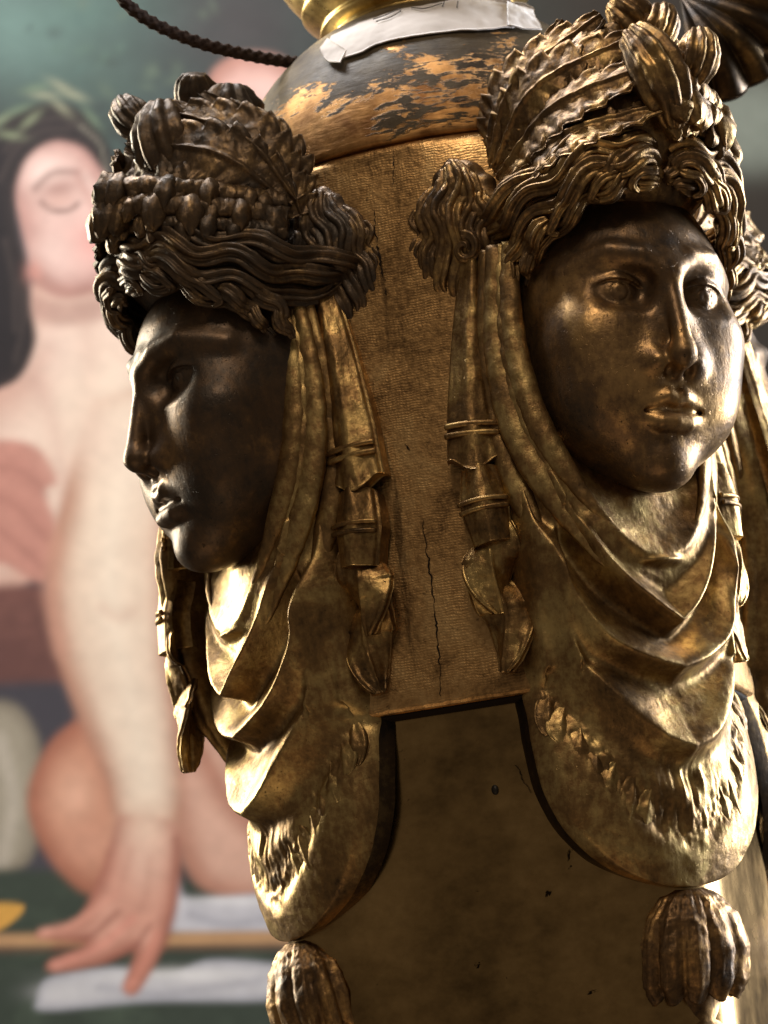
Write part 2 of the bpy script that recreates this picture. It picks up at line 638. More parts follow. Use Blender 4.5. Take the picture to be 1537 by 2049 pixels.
def paint_canvas():
    step = 8.0
    gx = np.arange(-420, 2001, step)
    gy = np.arange(-330, 2401, step)
    PX, PYY = np.meshgrid(gx, gy, indexing='ij')
    n = lambda s, sd=0, o=3: fbm(np.stack([PX / s, PYY / s, np.full_like(PX, sd * 7.3)], -1), o, sd)
    C = np.zeros(PX.shape + (3,))
    C[:] = np.array(srgb(56, 63, 62))

    def over(alpha, c):
        nonlocal C
        C = C * (1 - alpha[..., None]) + np.array(srgb(*c)) * alpha[..., None]

    def shape(pts, c, soft=10, amt=1.0, core=None, depth=60.0):
        pts = catmull(list(pts) + [pts[0]], len(pts) * 8)[:-1]
        sd = poly_sd(PX, PYY, pts)
        a = np.clip(0.5 - sd / (2 * soft), 0, 1)
        a = a * a * (3 - 2 * a) * amt
        over(a, c)
        if core is not None:                      # rounded modelling: paler towards the middle of the form
            g = np.clip(-sd / depth, 0, 1)
            g = g * g * (3 - 2 * g)
            over(a * g * (0.92 + 0.08 * tone), core)

    tone = n(55, 14, 3)
    def blob(x, y, rx, ry, c, amt=1.0, rot=0.0, pw=1.0):
        dx, dy = PX - x, PYY - y
        ca, sa = math.cos(math.radians(rot)), math.sin(math.radians(rot))
        u, w = (dx * ca + dy * sa) / rx, (-dx * sa + dy * ca) / ry
        over(np.exp(-(u * u + w * w) ** pw) * amt, c)

    def stroke(pts, r, c, soft=6, amt=1.0):
        pts = catmull(pts, len(pts) * 6)
        d = np.full(PX.shape, 1e9)
        for a, b in zip(pts[:-1], pts[1:]):
            e = b - a
            t = np.clip(((PX - a[0]) * e[0] + (PYY - a[1]) * e[1]) / (e @ e + 1e-9), 0, 1)
            d = np.minimum(d, np.hypot(PX - a[0] - e[0] * t, PYY - a[1] - e[1] * t))
        over(np.clip(0.5 - (d - r) / (2 * soft), 0, 1) * amt, c)
    # dark foliage
    over(np.clip(n(160, 1) * 0.8 + 0.2, 0, 1) * 0.7, (62, 80, 74))
    over(np.clip(n(90, 2) * 0.9, 0, 1) * 0.8, (42, 48, 48))
    blob(20, 60, 190, 130, (112, 140, 134), 0.7, 20)
    blob(190, 20, 120, 60, (98, 128, 120), 0.5, -10)
    blob(320, 60, 110, 60, (84, 106, 102), 0.5, -20)
    blob(470, 60, 150, 120, (72, 68, 70), 0.8)
    blob(330, 200, 120, 90, (68, 80, 80), 0.8)
    blob(230, 160, 90, 60, (84, 104, 98), 0.5, 30)
    over(np.clip((PX - 700) / 500, 0, 1), (52, 46, 40))
    blob(1500, 250, 130, 100, (128, 134, 124), 0.95, 0, 2)
    for k in range(130):
        x, y = random.uniform(-300, 460), random.uniform(-250, 330)
        blob(x, y, random.uniform(8, 30), random.uniform(5, 13), random.choice([(92, 116, 104), (56, 62, 60), (100, 114, 98), (80, 104, 100), (60, 66, 68)]), 0.45, random.uniform(-70, 70))
    over(np.clip((PYY - 330) / 160, 0, 1) * np.clip((420 - PX) / 100, 0, 1), (78, 77, 86))
    for y in (520, 640, 1000):
        blob(10, y, 26, 18, (100, 116, 92), 0.5, 30)
    # pink shoulder behind
    shape([(405, 190), (430, 135), (490, 105), (570, 120), (620, 200), (560, 260), (480, 240)], (178, 132, 120), 12, 1, (226, 190, 182), 70)
    # torso and the far flank
    shape([(300, 760), (420, 900), (480, 1200), (540, 1600), (600, 1800), (420, 1790), (330, 1600), (300, 1200)], (186, 140, 122), 16, 1, (206, 166, 148), 90)
    shape([(60, 570), (150, 540), (240, 540), (330, 620), (360, 900), (360, 1200), (200, 1250), (120, 1120), (20, 1190), (-120, 1150), (-140, 860), (-20, 780), (50, 730)], (204, 166, 152), 14, 1, (228, 204, 190), 110)
    blob(200, 850, 110, 150, (240, 222, 204), 0.85)
    blob(100, 690, 60, 90, (230, 208, 196), 0.6)
    stroke([(80, 770), (110, 860), (140, 1000)], 10, (196, 156, 146), 22, 0.55)
    stroke([(165, 620), (180, 730), (178, 820)], 10, (200, 166, 154), 24, 0.5)
    stroke([(0, 790), (50, 770), (95, 700)], 9, (196, 160, 148), 18, 0.5)
    shape([(60, 590), (150, 602), (250, 580), (240, 625), (150, 650), (70, 640)], (176, 140, 130), 16, 0.7)
    # head thrown back
    shape([(22, 370), (48, 312), (100, 276), (160, 282), (202, 330), (236, 395), (262, 470), (258, 540), (200, 578), (124, 594), (76, 566), (48, 480)], (184, 144, 136), 9, 1, (222, 192, 184), 70)
    blob(84, 345, 42, 40, (232, 208, 200), 0.8)
    blob(205, 482, 60, 46, (224, 160, 154), 0.75)
    blob(116, 378, 46, 22, (160, 122, 114), 0.75, -14)          # shadow under the brow
    stroke([(70, 376), (104, 346), (150, 344), (168, 356)], 5, (112, 84, 78), 8, 0.75)
    blob(118, 402, 34, 13, (206, 170, 160), 0.85, -8)             # the lowered lid
    stroke([(82, 404), (104, 420), (134, 421), (156, 408)], 3.5, (92, 66, 62), 6, 0.8)
    stroke([(160, 352), (180, 392), (204, 432), (198, 446)], 6, (186, 140, 130), 12, 0.65)
    stroke([(168, 350), (192, 388), (214, 424)], 5, (236, 212, 204), 9, 0.6)
    blob(100, 505, 42, 36, (226, 198, 190), 0.7)
    stroke([(84, 560), (140, 586), (220, 572)], 8, (160, 118, 108), 14, 0.6)
    # dark hair round the brow and down the neck, then the wreath
    shape([(-60, 420), (-40, 300), (14, 236), (88, 206), (160, 220), (212, 286), (226, 356), (204, 340), (168, 298), (118, 282), (76, 296), (46, 330), (30, 390), (34, 450), (54, 530), (60, 610), (70, 690), (16, 770), (-120, 770)], (52, 45, 46), 10, 1, (38, 34, 38), 36)
    for pts in (((10, 300), (60, 250), (130, 238), (190, 280)), ((0, 360), (30, 300), (80, 262), (140, 256)), ((10, 480), (26, 560), (30, 660)), ((40, 560), (46, 640), (30, 720))):
        stroke(pts, 3, (92, 80, 76), 7, 0.5)
    stroke([(160, 250), (200, 290), (212, 345)], 2.5, (150, 148, 132), 5, 0.6)
    for x, y, a in ((0, 240, -30), (40, 218, -20), (86, 190, 5), (122, 214, 40), (60, 240, -40), (148, 190, 20), (20, 270, 10), (184, 236, 50), (70, 176, -10), (122, 172, 30), (-30, 262, -20)):
        blob(x, y, 28, 8, random.choice([(136, 146, 118), (112, 130, 108), (154, 156, 132)]), 0.7, a)
    blob(66, 544, 17, 22, (206, 148, 136), 0.75)
    # crossing hand on the breast
    shape([(-60, 890), (20, 880), (80, 900), (112, 960), (90, 985), (110, 1050), (108, 1110), (84, 1165), (10, 1130), (-80, 1110)], (190, 138, 126), 12)
    for pts in (((-10, 900), (60, 912), (104, 955)), ((-20, 955), (50, 985), (104, 1045)), ((-30, 1005), (40, 1055), (98, 1112)), ((-40, 1055), (20, 1105), (80, 1152))):
        stroke(pts, 8, (208, 156, 142), 18, 0.45)
    for pts in (((-10, 930), (50, 948), (95, 990)), ((-20, 985), (40, 1020), (95, 1080)), ((-30, 1035), (30, 1085), (85, 1135))):
        stroke(pts, 2, (150, 104, 96), 9, 0.45)
    # dark red cloth, grey ground, pale drapery
    shape([(-200, 1190), (30, 1170), (100, 1190), (150, 1300), (180, 1370), (-200, 1400)], (122, 84, 78), 16, 1, (108, 76, 72), 50)
    over(np.clip(n(60, 5), 0, 1) * np.clip(1 - np.abs(PYY - 1250) / 80, 0, 1) * np.clip((130 - PX) / 30, 0, 1) * 0.5, (160, 112, 100))
    shape([(-200, 1380), (180, 1370), (220, 1500), (120, 1600), (-200, 1620)], (76, 74, 82), 16)
    shape([(-120, 1420), (0, 1400), (60, 1440), (88, 1540), (74, 1690), (20, 1750), (-120, 1760)], (140, 132, 118), 14, 1, (170, 162, 146), 40)
    stroke([(0, 1480), (26, 1600), (6, 1720)], 10, (200, 192, 180), 16, 0.8)
    shape([(-300, 1750), (60, 1740), (260, 1750), (560, 1800), (620, 1900), (600, 2300), (-300, 2300)], (68, 78, 70), 14)
    over(np.clip(n(70, 8), 0, 1) * np.clip((PYY - 1760) / 40, 0, 1) * np.clip((560 - PX) / 60, 0, 1) * 0.6, (92, 106, 92))
    # thigh, knee
    shape([(330, 1380), (400, 1480), (470, 1600), (560, 1700), (560, 1800), (430, 1790), (370, 1720), (320, 1500)], (182, 132, 114), 14, 1, (222, 182, 164), 60)
    shape([(150, 1440), (210, 1460), (290, 1600), (300, 1740), (190, 1790), (120, 1745), (66, 1660), (56, 1580), (96, 1490)], (172, 114, 94), 13, 1, (206, 152, 128), 60)
    blob(150, 1590, 44, 60, (238, 192, 168), 0.75)
    blob(180, 1690, 50, 40, (222, 170, 148), 0.6)
    # the white cloths, the staff
    shape([(330, 1790), (352, 1752), (384, 1800), (520, 1788), (620, 1800), (620, 1860), (330, 1870)], (170, 172, 184), 9, 1, (206, 206, 214), 20)
    blob(470, 1802, 110, 10, (232, 232, 236), 0.9)
    stroke([(380, 1830), (460, 1850), (540, 1835)], 5, (140, 142, 158), 10, 0.5)
    shape([(-40, 1805), (46, 1812), (14, 1852), (-40, 1870)], (222, 172, 90), 6)
    stroke([(-200, 1884), (200, 1880), (600, 1876)], 14, (194, 156, 118), 7)
    stroke([(-200, 1903), (200, 1899), (600, 1895)], 5, (116, 90, 76), 7, 0.8)
    shape([(72, 1995), (100, 1955), (230, 1935), (330, 1950), (420, 1920), (560, 1930), (620, 1960), (560, 2000), (300, 2005), (90, 2022)], (176, 178, 188), 8, 1, (208, 208, 214), 22)
    blob(350, 1950, 150, 14, (232, 232, 234), 0.85)
    blob(130, 1985, 60, 18, (222, 222, 226), 0.7)
    stroke([(200, 1975), (330, 1988), (520, 1960)], 5, (150, 152, 166), 10, 0.5)
    # near arm and hand
    shape([(190, 800), (150, 900), (125, 1000), (104, 1080), (92, 1160), (98, 1240), (115, 1320), (142, 1400), (172, 1480), (206, 1560), (238, 1650), (346, 1660), (366, 1560), (364, 1440), (352, 1330), (348, 1200), (350, 1050), (360, 900), (300, 780)], (188, 142, 122), 14, 1, (236, 214, 194), 66)
    stroke([(250, 930), (222, 1080), (226, 1230), (262, 1400), (296, 1580)], 30, (246, 232, 214), 46, 0.85)
    blob(250, 850, 100, 110, (238, 220, 202), 0.9)
    blob(175, 870, 60, 80, (228, 204, 188), 0.75)
    stroke([(112, 1080), (100, 1180), (122, 1300)], 10, (206, 158, 140), 20, 0.7)
    stroke([(205, 1215), (235, 1235), (262, 1225)], 5, (212, 176, 158), 16, 0.5)
    shape([(238, 1630), (350, 1650), (356, 1780), (328, 1890), (276, 1985), (246, 1975), (266, 1905), (200, 1930), (112, 1945), (96, 1925), (170, 1890), (98, 1880), (72, 1868), (150, 1840), (190, 1770)], (180, 122, 106), 9, 1, (220, 168, 150), 42)
    blob(292, 1660, 46, 62, (234, 208, 188), 0.9)
    blob(290, 1725, 38, 60, (236, 200, 182), 0.75)
    for x, y in ((212, 1812), (236, 1858), (302, 1876)):
        blob(x, y, 17, 13, (236, 186, 168), 0.6, -40)
    for x, y in ((92, 1864), (116, 1930), (262, 1968)):
        blob(x, y, 12, 7, (238, 184, 170), 0.6, -20)
    stroke([(262, 1700), (240, 1770), (215, 1810)], 4, (196, 146, 130), 12, 0.5)
    stroke([(300, 1720), (290, 1800), (262, 1840)], 4, (192, 142, 126), 12, 0.5)
    stroke([(230, 1790), (150, 1848), (85, 1866)], 8, (226, 168, 150), 9, 0.85)
    stroke([(262, 1840), (190, 1900), (110, 1930)], 8, (226, 160, 144), 9, 0.85)
    stroke([(314, 1870), (284, 1930), (258, 1975)], 8, (218, 150, 132), 9, 0.85)
    stroke([(236, 1825), (175, 1876), (110, 1896)], 3, (146, 90, 80), 8, 0.7)
    stroke([(300, 1850), (268, 1895), (210, 1925)], 3, (146, 90, 80), 8, 0.65)
    stroke([(352, 1680), (350, 1800), (330, 1890)], 5, (150, 98, 84), 10, 0.7)
    brush = fbm(np.stack([(PX + 0.6 * PYY) / 46.0, (PYY - 0.6 * PX) / 15.0, PX * 0 + 2], -1), 3, 17)
    C = np.clip(C * (1 + 0.05 * n(23, 11, 2)[..., None] + 0.025 * brush[..., None]), 0, 1) ** 1.06
    pts = np.array([[at_y(x, y, PY) for y in gy] for x in gx])
    return pts, C, len(gx), len(gy)


def build_painting():
    pts, C, nu, nv = paint_canvas()
    V = np.array([V3(p) for p in pts.reshape(-1, 3)])
    me = make_mesh('canvas', V, grid_quads(nu, nv, flip=True), True)
    at = me.color_attributes.new('paint', 'FLOAT_COLOR', 'POINT')
    at.data.foreach_set('color', np.concatenate([C.reshape(-1, 3), np.ones((nu * nv, 1))], 1).astype(np.float32).ravel())
    m, nt, b = nodes_of('oil_paint_on_canvas')
    a = N(nt, 'ShaderNodeAttribute')
    a.attribute_name = 'paint'
    nt.links.new(a.outputs['Color'], b.inputs['Base Color'])
    b.inputs['Roughness'].default_value = 0.6
    b.inputs['Specular IOR Level'].default_value = 0.25
    bump(nt, b, noise(nt, coords(nt, False), 350, 4, 0.6), 0.15, 0.0008)
    o = obj('painting', me, m)
    # stretcher behind, so the canvas has a body
    tag(o, 'blurred oil painting of pale reclining figure with wreathed head behind the gilt stand', 'painting')


build_painting()

# ------------------------------------------------------------------ the gilt stand
AX = np.array([X0, D0, 0.0])
stand = bpy.data.objects.new('ornamental_stand', None)
col.objects.link(stand)
stand.location = V3(AX)
tag(stand, 'tarnished gilt stand with veiled female mask heads round its tapering body', 'stand')
PANEL_AZ = PHI - math.pi / 4      # azimuth of the flat side between the two visible masks


def az_dir(a):
    return np.array([math.sin(a), -math.cos(a), 0.0])


def sq_radius(th, p):
    c, s = np.abs(np.cos(th)), np.abs(np.sin(th))
    return (c ** p + s ** p) ** (-1.0 / p)


def lathe(profile, nseg=160, power=None, close=False, wob=0.0):
    """profile rows (radius, z, squareness); returned in drawing units about the stand's axis"""
    pr = np.asarray(profile, float)
    th = np.linspace(0, 2 * np.pi, nseg, endpoint=False)
    rows = []
    for r in pr:
        k = sq_radius(th - PANEL_AZ, r[2]) if len(r) > 2 else np.ones_like(th)
        rows.append(np.stack([np.sin(th) * r[0] * k, -np.cos(th) * r[0] * k, np.full_like(th, r[1])], -1))
    V = np.vstack(rows)
    Q = grid_quads(len(pr), nseg, True, flip=False)
    if wob:
        V[:, :2] *= (1 + wob * fbm(V / 140.0, 3, 5))[:, None]
    return V, Q


def prof(pts, n=60):
    return catmull(pts, n)


# lower tapering panel body
low = np.vstack([[[473, 660, 5], [473, 610, 5]], prof([[473, 605, 5], [472, 500, 5.1], [470, 300, 5.2], [466, 100, 5.4], [461, -80, 5.6], [454, -260, 5.8]], 30)])
V, Q = lathe(low, 320)
obj('lower_body', quads_mesh('lower_body', V, Q), M['panel'], stand)
# upper stippled body with its cut lower edge
up = np.vstack([[[460, 614, 4], [502, 611, 4], [508, 614, 4], [511, 622, 4]], prof([[509, 660, 3.6], [500, 900, 3.2], [490, 1200, 3.0], [482, 1450, 2.9], [478, 1650, 2.8], [477, 1760, 2.6], [474, 1800, 2.2], [440, 1816, 2.1], [380, 1820, 2]], 60)])
V, Q = lathe(up, 320, wob=0.004)
obj('upper_body', quads_mesh('upper_body', V, Q), M['plate'], stand)
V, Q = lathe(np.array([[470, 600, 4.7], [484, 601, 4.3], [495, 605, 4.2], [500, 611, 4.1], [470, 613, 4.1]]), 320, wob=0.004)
obj('gap_shade_ring', quads_mesh('gap_shade_ring', V, Q), M['crack'], stand)  # near-black ring painting the shade in the gap below the upper body
# dome lid, its lip standing a little over the body
DC, DR, DH = 1795.0, 485.0, 474.0
ang = np.linspace(0.045, 1.15, 60)
dome = np.vstack([[[380, 1812], [476, 1808], [483, 1811]], np.stack([DR * np.cos(ang), DC + DH * np.sin(ang)], -1)])
V, Q = lathe(dome, 240, wob=0.004)
obj('dome_lid', quads_mesh('dome_lid', V, Q), M['dome'], stand)
cup = prof([[120, 2200], [200, 2216], [214, 2224], [206, 2234], [222, 2244], [230, 2252], [224, 2264], [250, 2284], [268, 2302], [262, 2314], [282, 2336], [310, 2380], [316, 2420], [290, 2450], [120, 2460]], 90)
V, Q = lathe(cup, 160)
obj('cup_finial', quads_mesh('cup_finial', V, Q), M['cup'], stand)


# ------------------------------------------------------------------ the mask: face
def face_sdf(p):
    p = p.copy()
    p[..., 0] = np.abs(p[..., 0])
    d = ell(p, (0, 735, -190), (222, 270, 262))
    d = smin(d, ell(p, (0, 548, -125), (198, 208, 212)), 60)
    d = smin(d, ell(p, (0, 386, 12), (68, 54, 66)), 62)               # chin
    d = smin(d, ell(p, (118, 640, -26), (82, 76, 80)), 72)            # cheekbone
    d = smin(d, ell(p, (88, 528, -10), (84, 98, 68)), 72)               # cheek
    # brow and eye socket
    d = smax(d, -ell(p, (100, 734, 84), (88, 50, 68)), 20)
    d = smax(d, -ell(p, (52, 722, 88), (30, 40, 48)), 18)
    br = polycap(p, [(10, 768, 74), (52, 800, 58), (114, 808, 26), (178, 772, -50)], [12, 13, 14, 12])
    d = smin(d, br, 30)
    # nose
    n = cap(p, (0, 800, 52), (0, 612, 122), 16, 20)
    n = smin(n, ell(p, (0, 590, 118), (29, 27, 35)), 16)
    n = smin(n, ell(p, (40, 578, 82), (24, 24, 32)), 14)
    n = smin(n, cap(p, (0, 560, 100), (0, 575, 128), 9, 12), 10)
    n = smin(n, cap(p, (12, 720, 56), (38, 600, 60), 14, 26), 26)
    d = smin(d, n, 30)
    d = smax(d, -ell(p, (21, 556, 106), (10.5, 15, 17)), 5)           # nostril
    # mouth
    d = smax(d, -ell(p, (0, 533, 122), (9, 18, 10)), 9)               # philtrum
    lip = polycap(p, [(0, 505, 88), (16, 511, 88), (44, 501, 72), (80, 484, 38)], [14, 15, 12.5, 6])
    lip2 = polycap(p, [(0, 459, 84), (26, 460, 80), (56, 470, 58), (80, 482, 36)], [19, 18.5, 13, 6])
    d = smin(d, lip, 11)
    d = smin(d, lip2, 13)
    d = smax(d, -polycap(p, [(0, 484, 112), (30, 485, 100), (62, 483, 68), (88, 479, 34)], [4.2, 4.2, 4, 4]), 7)
    d = smax(d, -ell(p, (0, 428, 122), (46, 16, 32)), 22)             # hollow under the lip
    # eye: ball and lids
    c = np.array((98, 721, -8), np.float32)
    q = p - c
    q[..., 2] += 0.5 * np.maximum(q[..., 0], 0)          # the outer corner turns back with the temple
    r = np.sqrt((q * q * np.array((0.54, 1, 1), np.float32)).sum(-1))
    ball = r - 50
    d = smin(d, ball, 5)
    up_line = 720 + 30 * (1 - ((p[..., 0] - 96) / 74) ** 2)
    lo_line = 718 - 22 * (1 - ((p[..., 0] - 98) / 74) ** 2)
    inside = np.abs(p[..., 0] - 97) - 84
    lidu = np.maximum(np.maximum(r - 61, up_line - p[..., 1]), np.maximum(inside, p[..., 1] - up_line - 16))
    lidl = np.maximum(np.maximum(r - 59, p[..., 1] - lo_line), np.maximum(inside, lo_line - 15 - p[..., 1]))
    d = smin(d, lidu, 4)
    d = smin(d, lidl, 5)
    iris = np.abs(np.hypot(p[..., 0] - 94, p[..., 1] - 724) - 18) - 1.3
    d = np.where(p[..., 2] > 20, smax(d, -np.maximum(iris, np.abs(r - 52) - 5), 2), d)
    d = smax(d, -ell(p, (94, 724, 44), (8, 8, 6)), 4)                 # drilled pupil
    # ear
    e = cap(p, (196, 760, -190), (204, 650, -165), 20, 15)
    d = smin(d, e, 12)
    return d


V, Q = surface_nets(face_sdf, (0, 318, -330), (250, 1010, 176), 3.2)
V = smooth_verts(V, Q, 2, 0.5)
V = V + 0.9 * fbm(V / 60.0, 2, 3)[:, None] * np.array([0.3, 0.3, 1.0])
FACE = quads_mesh('mask_head', V, Q)

# ------------------------------------------------------------------ the mask: veil (swagged drapery and apron)
W_Y0 = np.array([-446, -441, -425, -394, -312, -222, -143, -54, 100, 270, 400, 550, 700, 800, 880])
W_X0 = np.array([14, 62, 122, 176, 232, 254, 254, 248, 246, 248, 242, 238, 230, 214, 190])
W_Y = np.linspace(-446, 880, 400)
W_X = np.where(W_Y < -200, 254 * np.maximum(1 - (np.clip(-200 - W_Y, 0, 246) / 246.0) ** 2.1, 0.0012) ** (1 / 2.1), np.interp(W_Y, W_Y0, W_X0))
EZ_Y = np.array([-446, -394, -312, -222, -143, -54, 100, 270, 400, 550, 700, 800, 870])
EZ = np.array([30, -8, -46, -76, -98, -122, -146, -168, -196, -226, -262, -300, -340])
CZ_Y = np.array([-446, -394, -312, -180, -100, -13, 80, 180, 260, 330, 420, 700, 800, 870])
CZ = np.array([34, 44, 46, 36, 20, 6, 0, -14, -22, -44, -100, -200, -260, -340])
RIDGES = [  # (polyline of |x|,y), height, width
    ([(0, 206), (55, 222), (105, 275), (140, 350), (165, 440)], 24, 16),
    ([(0, 160), (60, 190), (110, 245), (155, 335), (185, 430)], 12, 14),
    ([(0, 74), (45, 108), (95, 160), (135, 220), (175, 310), (196, 380)], 60, 14),
    ([(0, -16), (66, 2), (132, 38), (170, 84), (200, 160), (222, 250), (232, 370)], 48, 16),
    ([(0, -172), (60, -148), (112, -100), (160, -36), (194, 40), (222, 140), (236, 230)], 40, 20),
    ([(236, 400), (238, 240), (232, 100), (224, 0)], 18, 9),
    ([(186, 300), (204, 210), (206, 120), (186, 10)], 12, 8),
]


def pl_dist(x, y, pts):
    pts = catmull(np.asarray(pts, float), len(pts) * 7)
    d = np.full(x.shape, 1e9)
    sg = np.zeros(x.shape)
    for a, b in zip(pts[:-1], pts[1:]):
        e = b - a
        t = np.clip(((x - a[0]) * e[0] + (y - a[1]) * e[1]) / (e @ e + 1e-9), 0, 1)
        dx, dy = x - a[0] - e[0] * t, y - a[1] - e[1] * t
        q = np.hypot(dx, dy)
        cr_ = np.sign(e[0] * dy - e[1] * dx)
        sg = np.where(q < d, cr_, sg)
        d = np.minimum(d, q)
    return d, sg


def veil_height(x, y):
    ax = np.abs(x)
    w = np.interp(y, W_Y, W_X)
    ez = np.interp(y, EZ_Y, EZ)
    cz = np.interp(y, CZ_Y, CZ)
    s = np.clip(ax / w, 0, 1)
    pw = np.interp(y, [-440, 0, 300, 500], [2.2, 2.2, 2.0, 3.0])
    z = ez + (cz - ez) * (1 - s ** pw)
    for pts, h, wd in RIDGES:
        d, sg = pl_dist(ax, y, pts)
        k = np.where(sg > 0, wd * 2.2, wd * 1.15)      # soft above, a sharper drop below the fold
        z = z + h * np.exp(-(d / k) ** 1.7)
        z = z - np.where(sg < 0, 0.30 * h * np.exp(-((d - wd * 2.6) / (wd * 1.5)) ** 2), 0)
    # apron: smooth border, sunk band of ragged leafage
    d, sg = pl_dist(ax, y, [(226, -60), (186, -132), (138, -222), (70, -300), (0, -330)])
    wb = np.interp(ax, [0, 226], [40, 26])
    band = np.exp(-(d / wb) ** 3)
    p3 = np.stack([x / 26.0, y / 44.0, np.zeros_like(x)], -1)
    lump = fbm(p3, 3, 21)
    curl = np.sin((y * 0.9 + ax * 0.5) / 9.0 + 3.5 * fbm(np.stack([x / 40, y / 40, x * 0 + 3], -1), 2, 9))
    z = z + band * (-11 + 5 * lump + 1.2 * curl)
    lower = np.exp(-((y + 250) / 60.0) ** 2) * np.clip(1 - ax / 120.0, 0, 1)
    drip = fbm(np.stack([x / 17.0, y / 80.0, x * 0 + 1], -1), 2, 31)
    z = z + lower * 7 * drip
    # under-chin knot
    z = z + 18 * np.exp(-((y - 196) / 8.0) ** 2 - (x / 44.0) ** 4)
    return z


def build_veil():
    ny, nx = 430, 250
    t = np.linspace(0, 1, ny)
    ys = -446 + 1320 * (0.25 * t ** 2 + 0.75 * t)
    s = np.linspace(-1, 1, nx)
    s = np.sign(s) * np.abs(s) ** 0.9
    Y, Sx = np.meshgrid(ys, s, indexing='ij')
    X = Sx * np.interp(Y, W_Y, W_X)
    Z = veil_height(X, Y)
    Z = Z + 1.3 * fbm(np.stack([X / 34, Y / 40, Z / 34], -1), 3, 12)
    # rolled border
    e = np.clip((np.abs(Sx) - 0.90) / 0.10, 0, 1)
    Z = Z - 30 * e ** 3
    V = np.stack([X, Y, Z], -1)
    # skirt: back edge of the thick plate
    back = []
    L = V[:, 0].copy()
    R = V[:, -1].copy()
    B = V[0].copy()
    nV = V.reshape(-1, 3)
    Q = grid_quads(ny, nx, flip=True)
    extra, off = [], len(nV)
    for ring, idx, fl in ((L, np.arange(ny) * nx, False), (R, np.arange(ny) * nx + nx - 1, True), (B, np.arange(nx), True)):
        bk = ring.copy()
        bk[:, 2] -= 40
        bk[:, 0] *= 0.985
        n = len(ring)
        o = off + sum(len(e_) for e_ in extra)
        extra.append(bk)
        k = np.arange(n - 1)
        q = np.stack([idx[k], idx[k + 1], o + k + 1, o + k], -1)
        Q = np.vstack([Q, q[:, ::-1] if fl else q])
    me = quads_mesh('veil', np.vstack([nV] + extra), Q)
    me.materials.append(M['veil'])
    me.materials.append(M['shell'])          # dark slot paints the shade on the plate's thick edge
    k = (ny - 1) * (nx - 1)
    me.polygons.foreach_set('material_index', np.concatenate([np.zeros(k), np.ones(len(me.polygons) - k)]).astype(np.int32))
    return me


VEIL = build_veil()


def apron_leaves():
    """the row of small chased leaves in the sunk band of the apron, one mesh each"""
    out = []
    for pts, cnt, ln, wd in (([(216, -50), (180, -116), (136, -196), (80, -252)], 7, 78, 26),):
        c = catmull(pts, cnt) if len(pts) > 2 else np.linspace(pts[0], pts[1], cnt)
        for i, (x, y) in enumerate(c):
            g = RNG.uniform(-0.45, 0.45)
            dx, dy = 0.35 * math.cos(g) - 0.2 * math.sin(g), -1.0
            if cnt == 3:
                dx, dy = 0.1 * g, -1.0
            L = ln * RNG.uniform(0.8, 1.15)
            P2 = np.array([[x, y], [x + dx * L * 0.5 + 5 * math.sin(i * 2.1), y + dy * L * 0.5], [x + dx * L * 0.8, y + dy * L]])
            zz = veil_height(P2[:, 0], P2[:, 1]) + np.array([-3, 4, -2])
            P = np.concatenate([P2, zz[:, None]], 1)
            nx = x / 420.0
            out.append((P, wd * RNG.uniform(0.85, 1.2), (nx, 0, 1.0), i))
    return out


# ------------------------------------------------------------------ the mask: hair
def lock(pts, r0, r1, flat=0.62, ridge=7, amp=0.17, twist=0.6, n=70, up=(0, 0, 1), seed=0, wave=0.0, wn=2.0, tip=0.45):
    path = catmull(pts, n)
    s = np.linspace(0, 1, n)
    if wave:
        T, Nn, B = frames(path, up)
        path = path + B * (wave * np.sin(s * wn * 2 * np.pi + seed) * np.sin(np.pi * np.clip(s * 1.2, 0, 1)))[:, None] + Nn * (0.5 * wave * np.cos(s * wn * 2 * np.pi + seed))[:, None]
    r = (r0 + (r1 - r0) * s) * (0.5 + 0.5 * np.clip(s / 0.1, 0, 1)) * (tip + (1 - tip) * np.clip((1 - s) / 0.18, 0, 1) ** 0.7)
    return tube(path, r * flat, r, up, 44, ridge, amp, twist, 2.0, seed)


def curl_lock(c, r, ex, ey, turns=1.4, thick=16, seed=0, rise=14):
    """a snail curl lying in the plane (ex, ey)"""
    c, ex, ey = (np.asarray(a, float) for a in (c, ex, ey))
    ez = np.cross(ex, ey)
    t = np.linspace(0, 1, 80)
    a = t * turns * 2 * np.pi + seed
    rr = r * (1 - 0.86 * t)
    path = c + ex * (rr * np.cos(a))[:, None] + ey * (rr * np.sin(a))[:, None] + ez * (rise * t)[:, None]
    th = thick * (1 - 0.55 * t)
    return tube(path, th, th * 0.95, ez, 26, 5, 0.16, 1.0, 1.5, seed)


HAIR = []          # (name, mesh) shared by every mask, both sides
half = []
# bundles from the centre parting sweeping back over the temple
UPH = (0.45, 0.5, 0.74)
half.append(lock([(6, 958, 48), (46, 984, 62), (106, 974, 52), (168, 938, 8), (210, 892, -66), (228, 856, -150), (232, 836, -250), (262, 880, -345)], 27, 22, 0.85, 7, .26, 1.3, seed=1, wave=15, wn=4.3, up=UPH))
half.append(lock([(6, 990, 30), (56, 1018, 44), (126, 1006, 28), (192, 966, -28), (234, 918, -108), (250, 886, -190), (256, 870, -280), (262, 880, -345)], 27, 23, 0.85, 7, .26, 1.4, seed=2.4, wave=15, wn=4.4, up=UPH))
half.append(lock([(10, 1014, 10), (70, 1044, 16), (142, 1028, -10), (206, 986, -70), (248, 940, -150), (266, 912, -240), (272, 890, -310), (262, 880, -345)], 24, 24, 0.85, 7, .26, 1.2, seed=3.7, wave=14, wn=4.0, up=UPH))
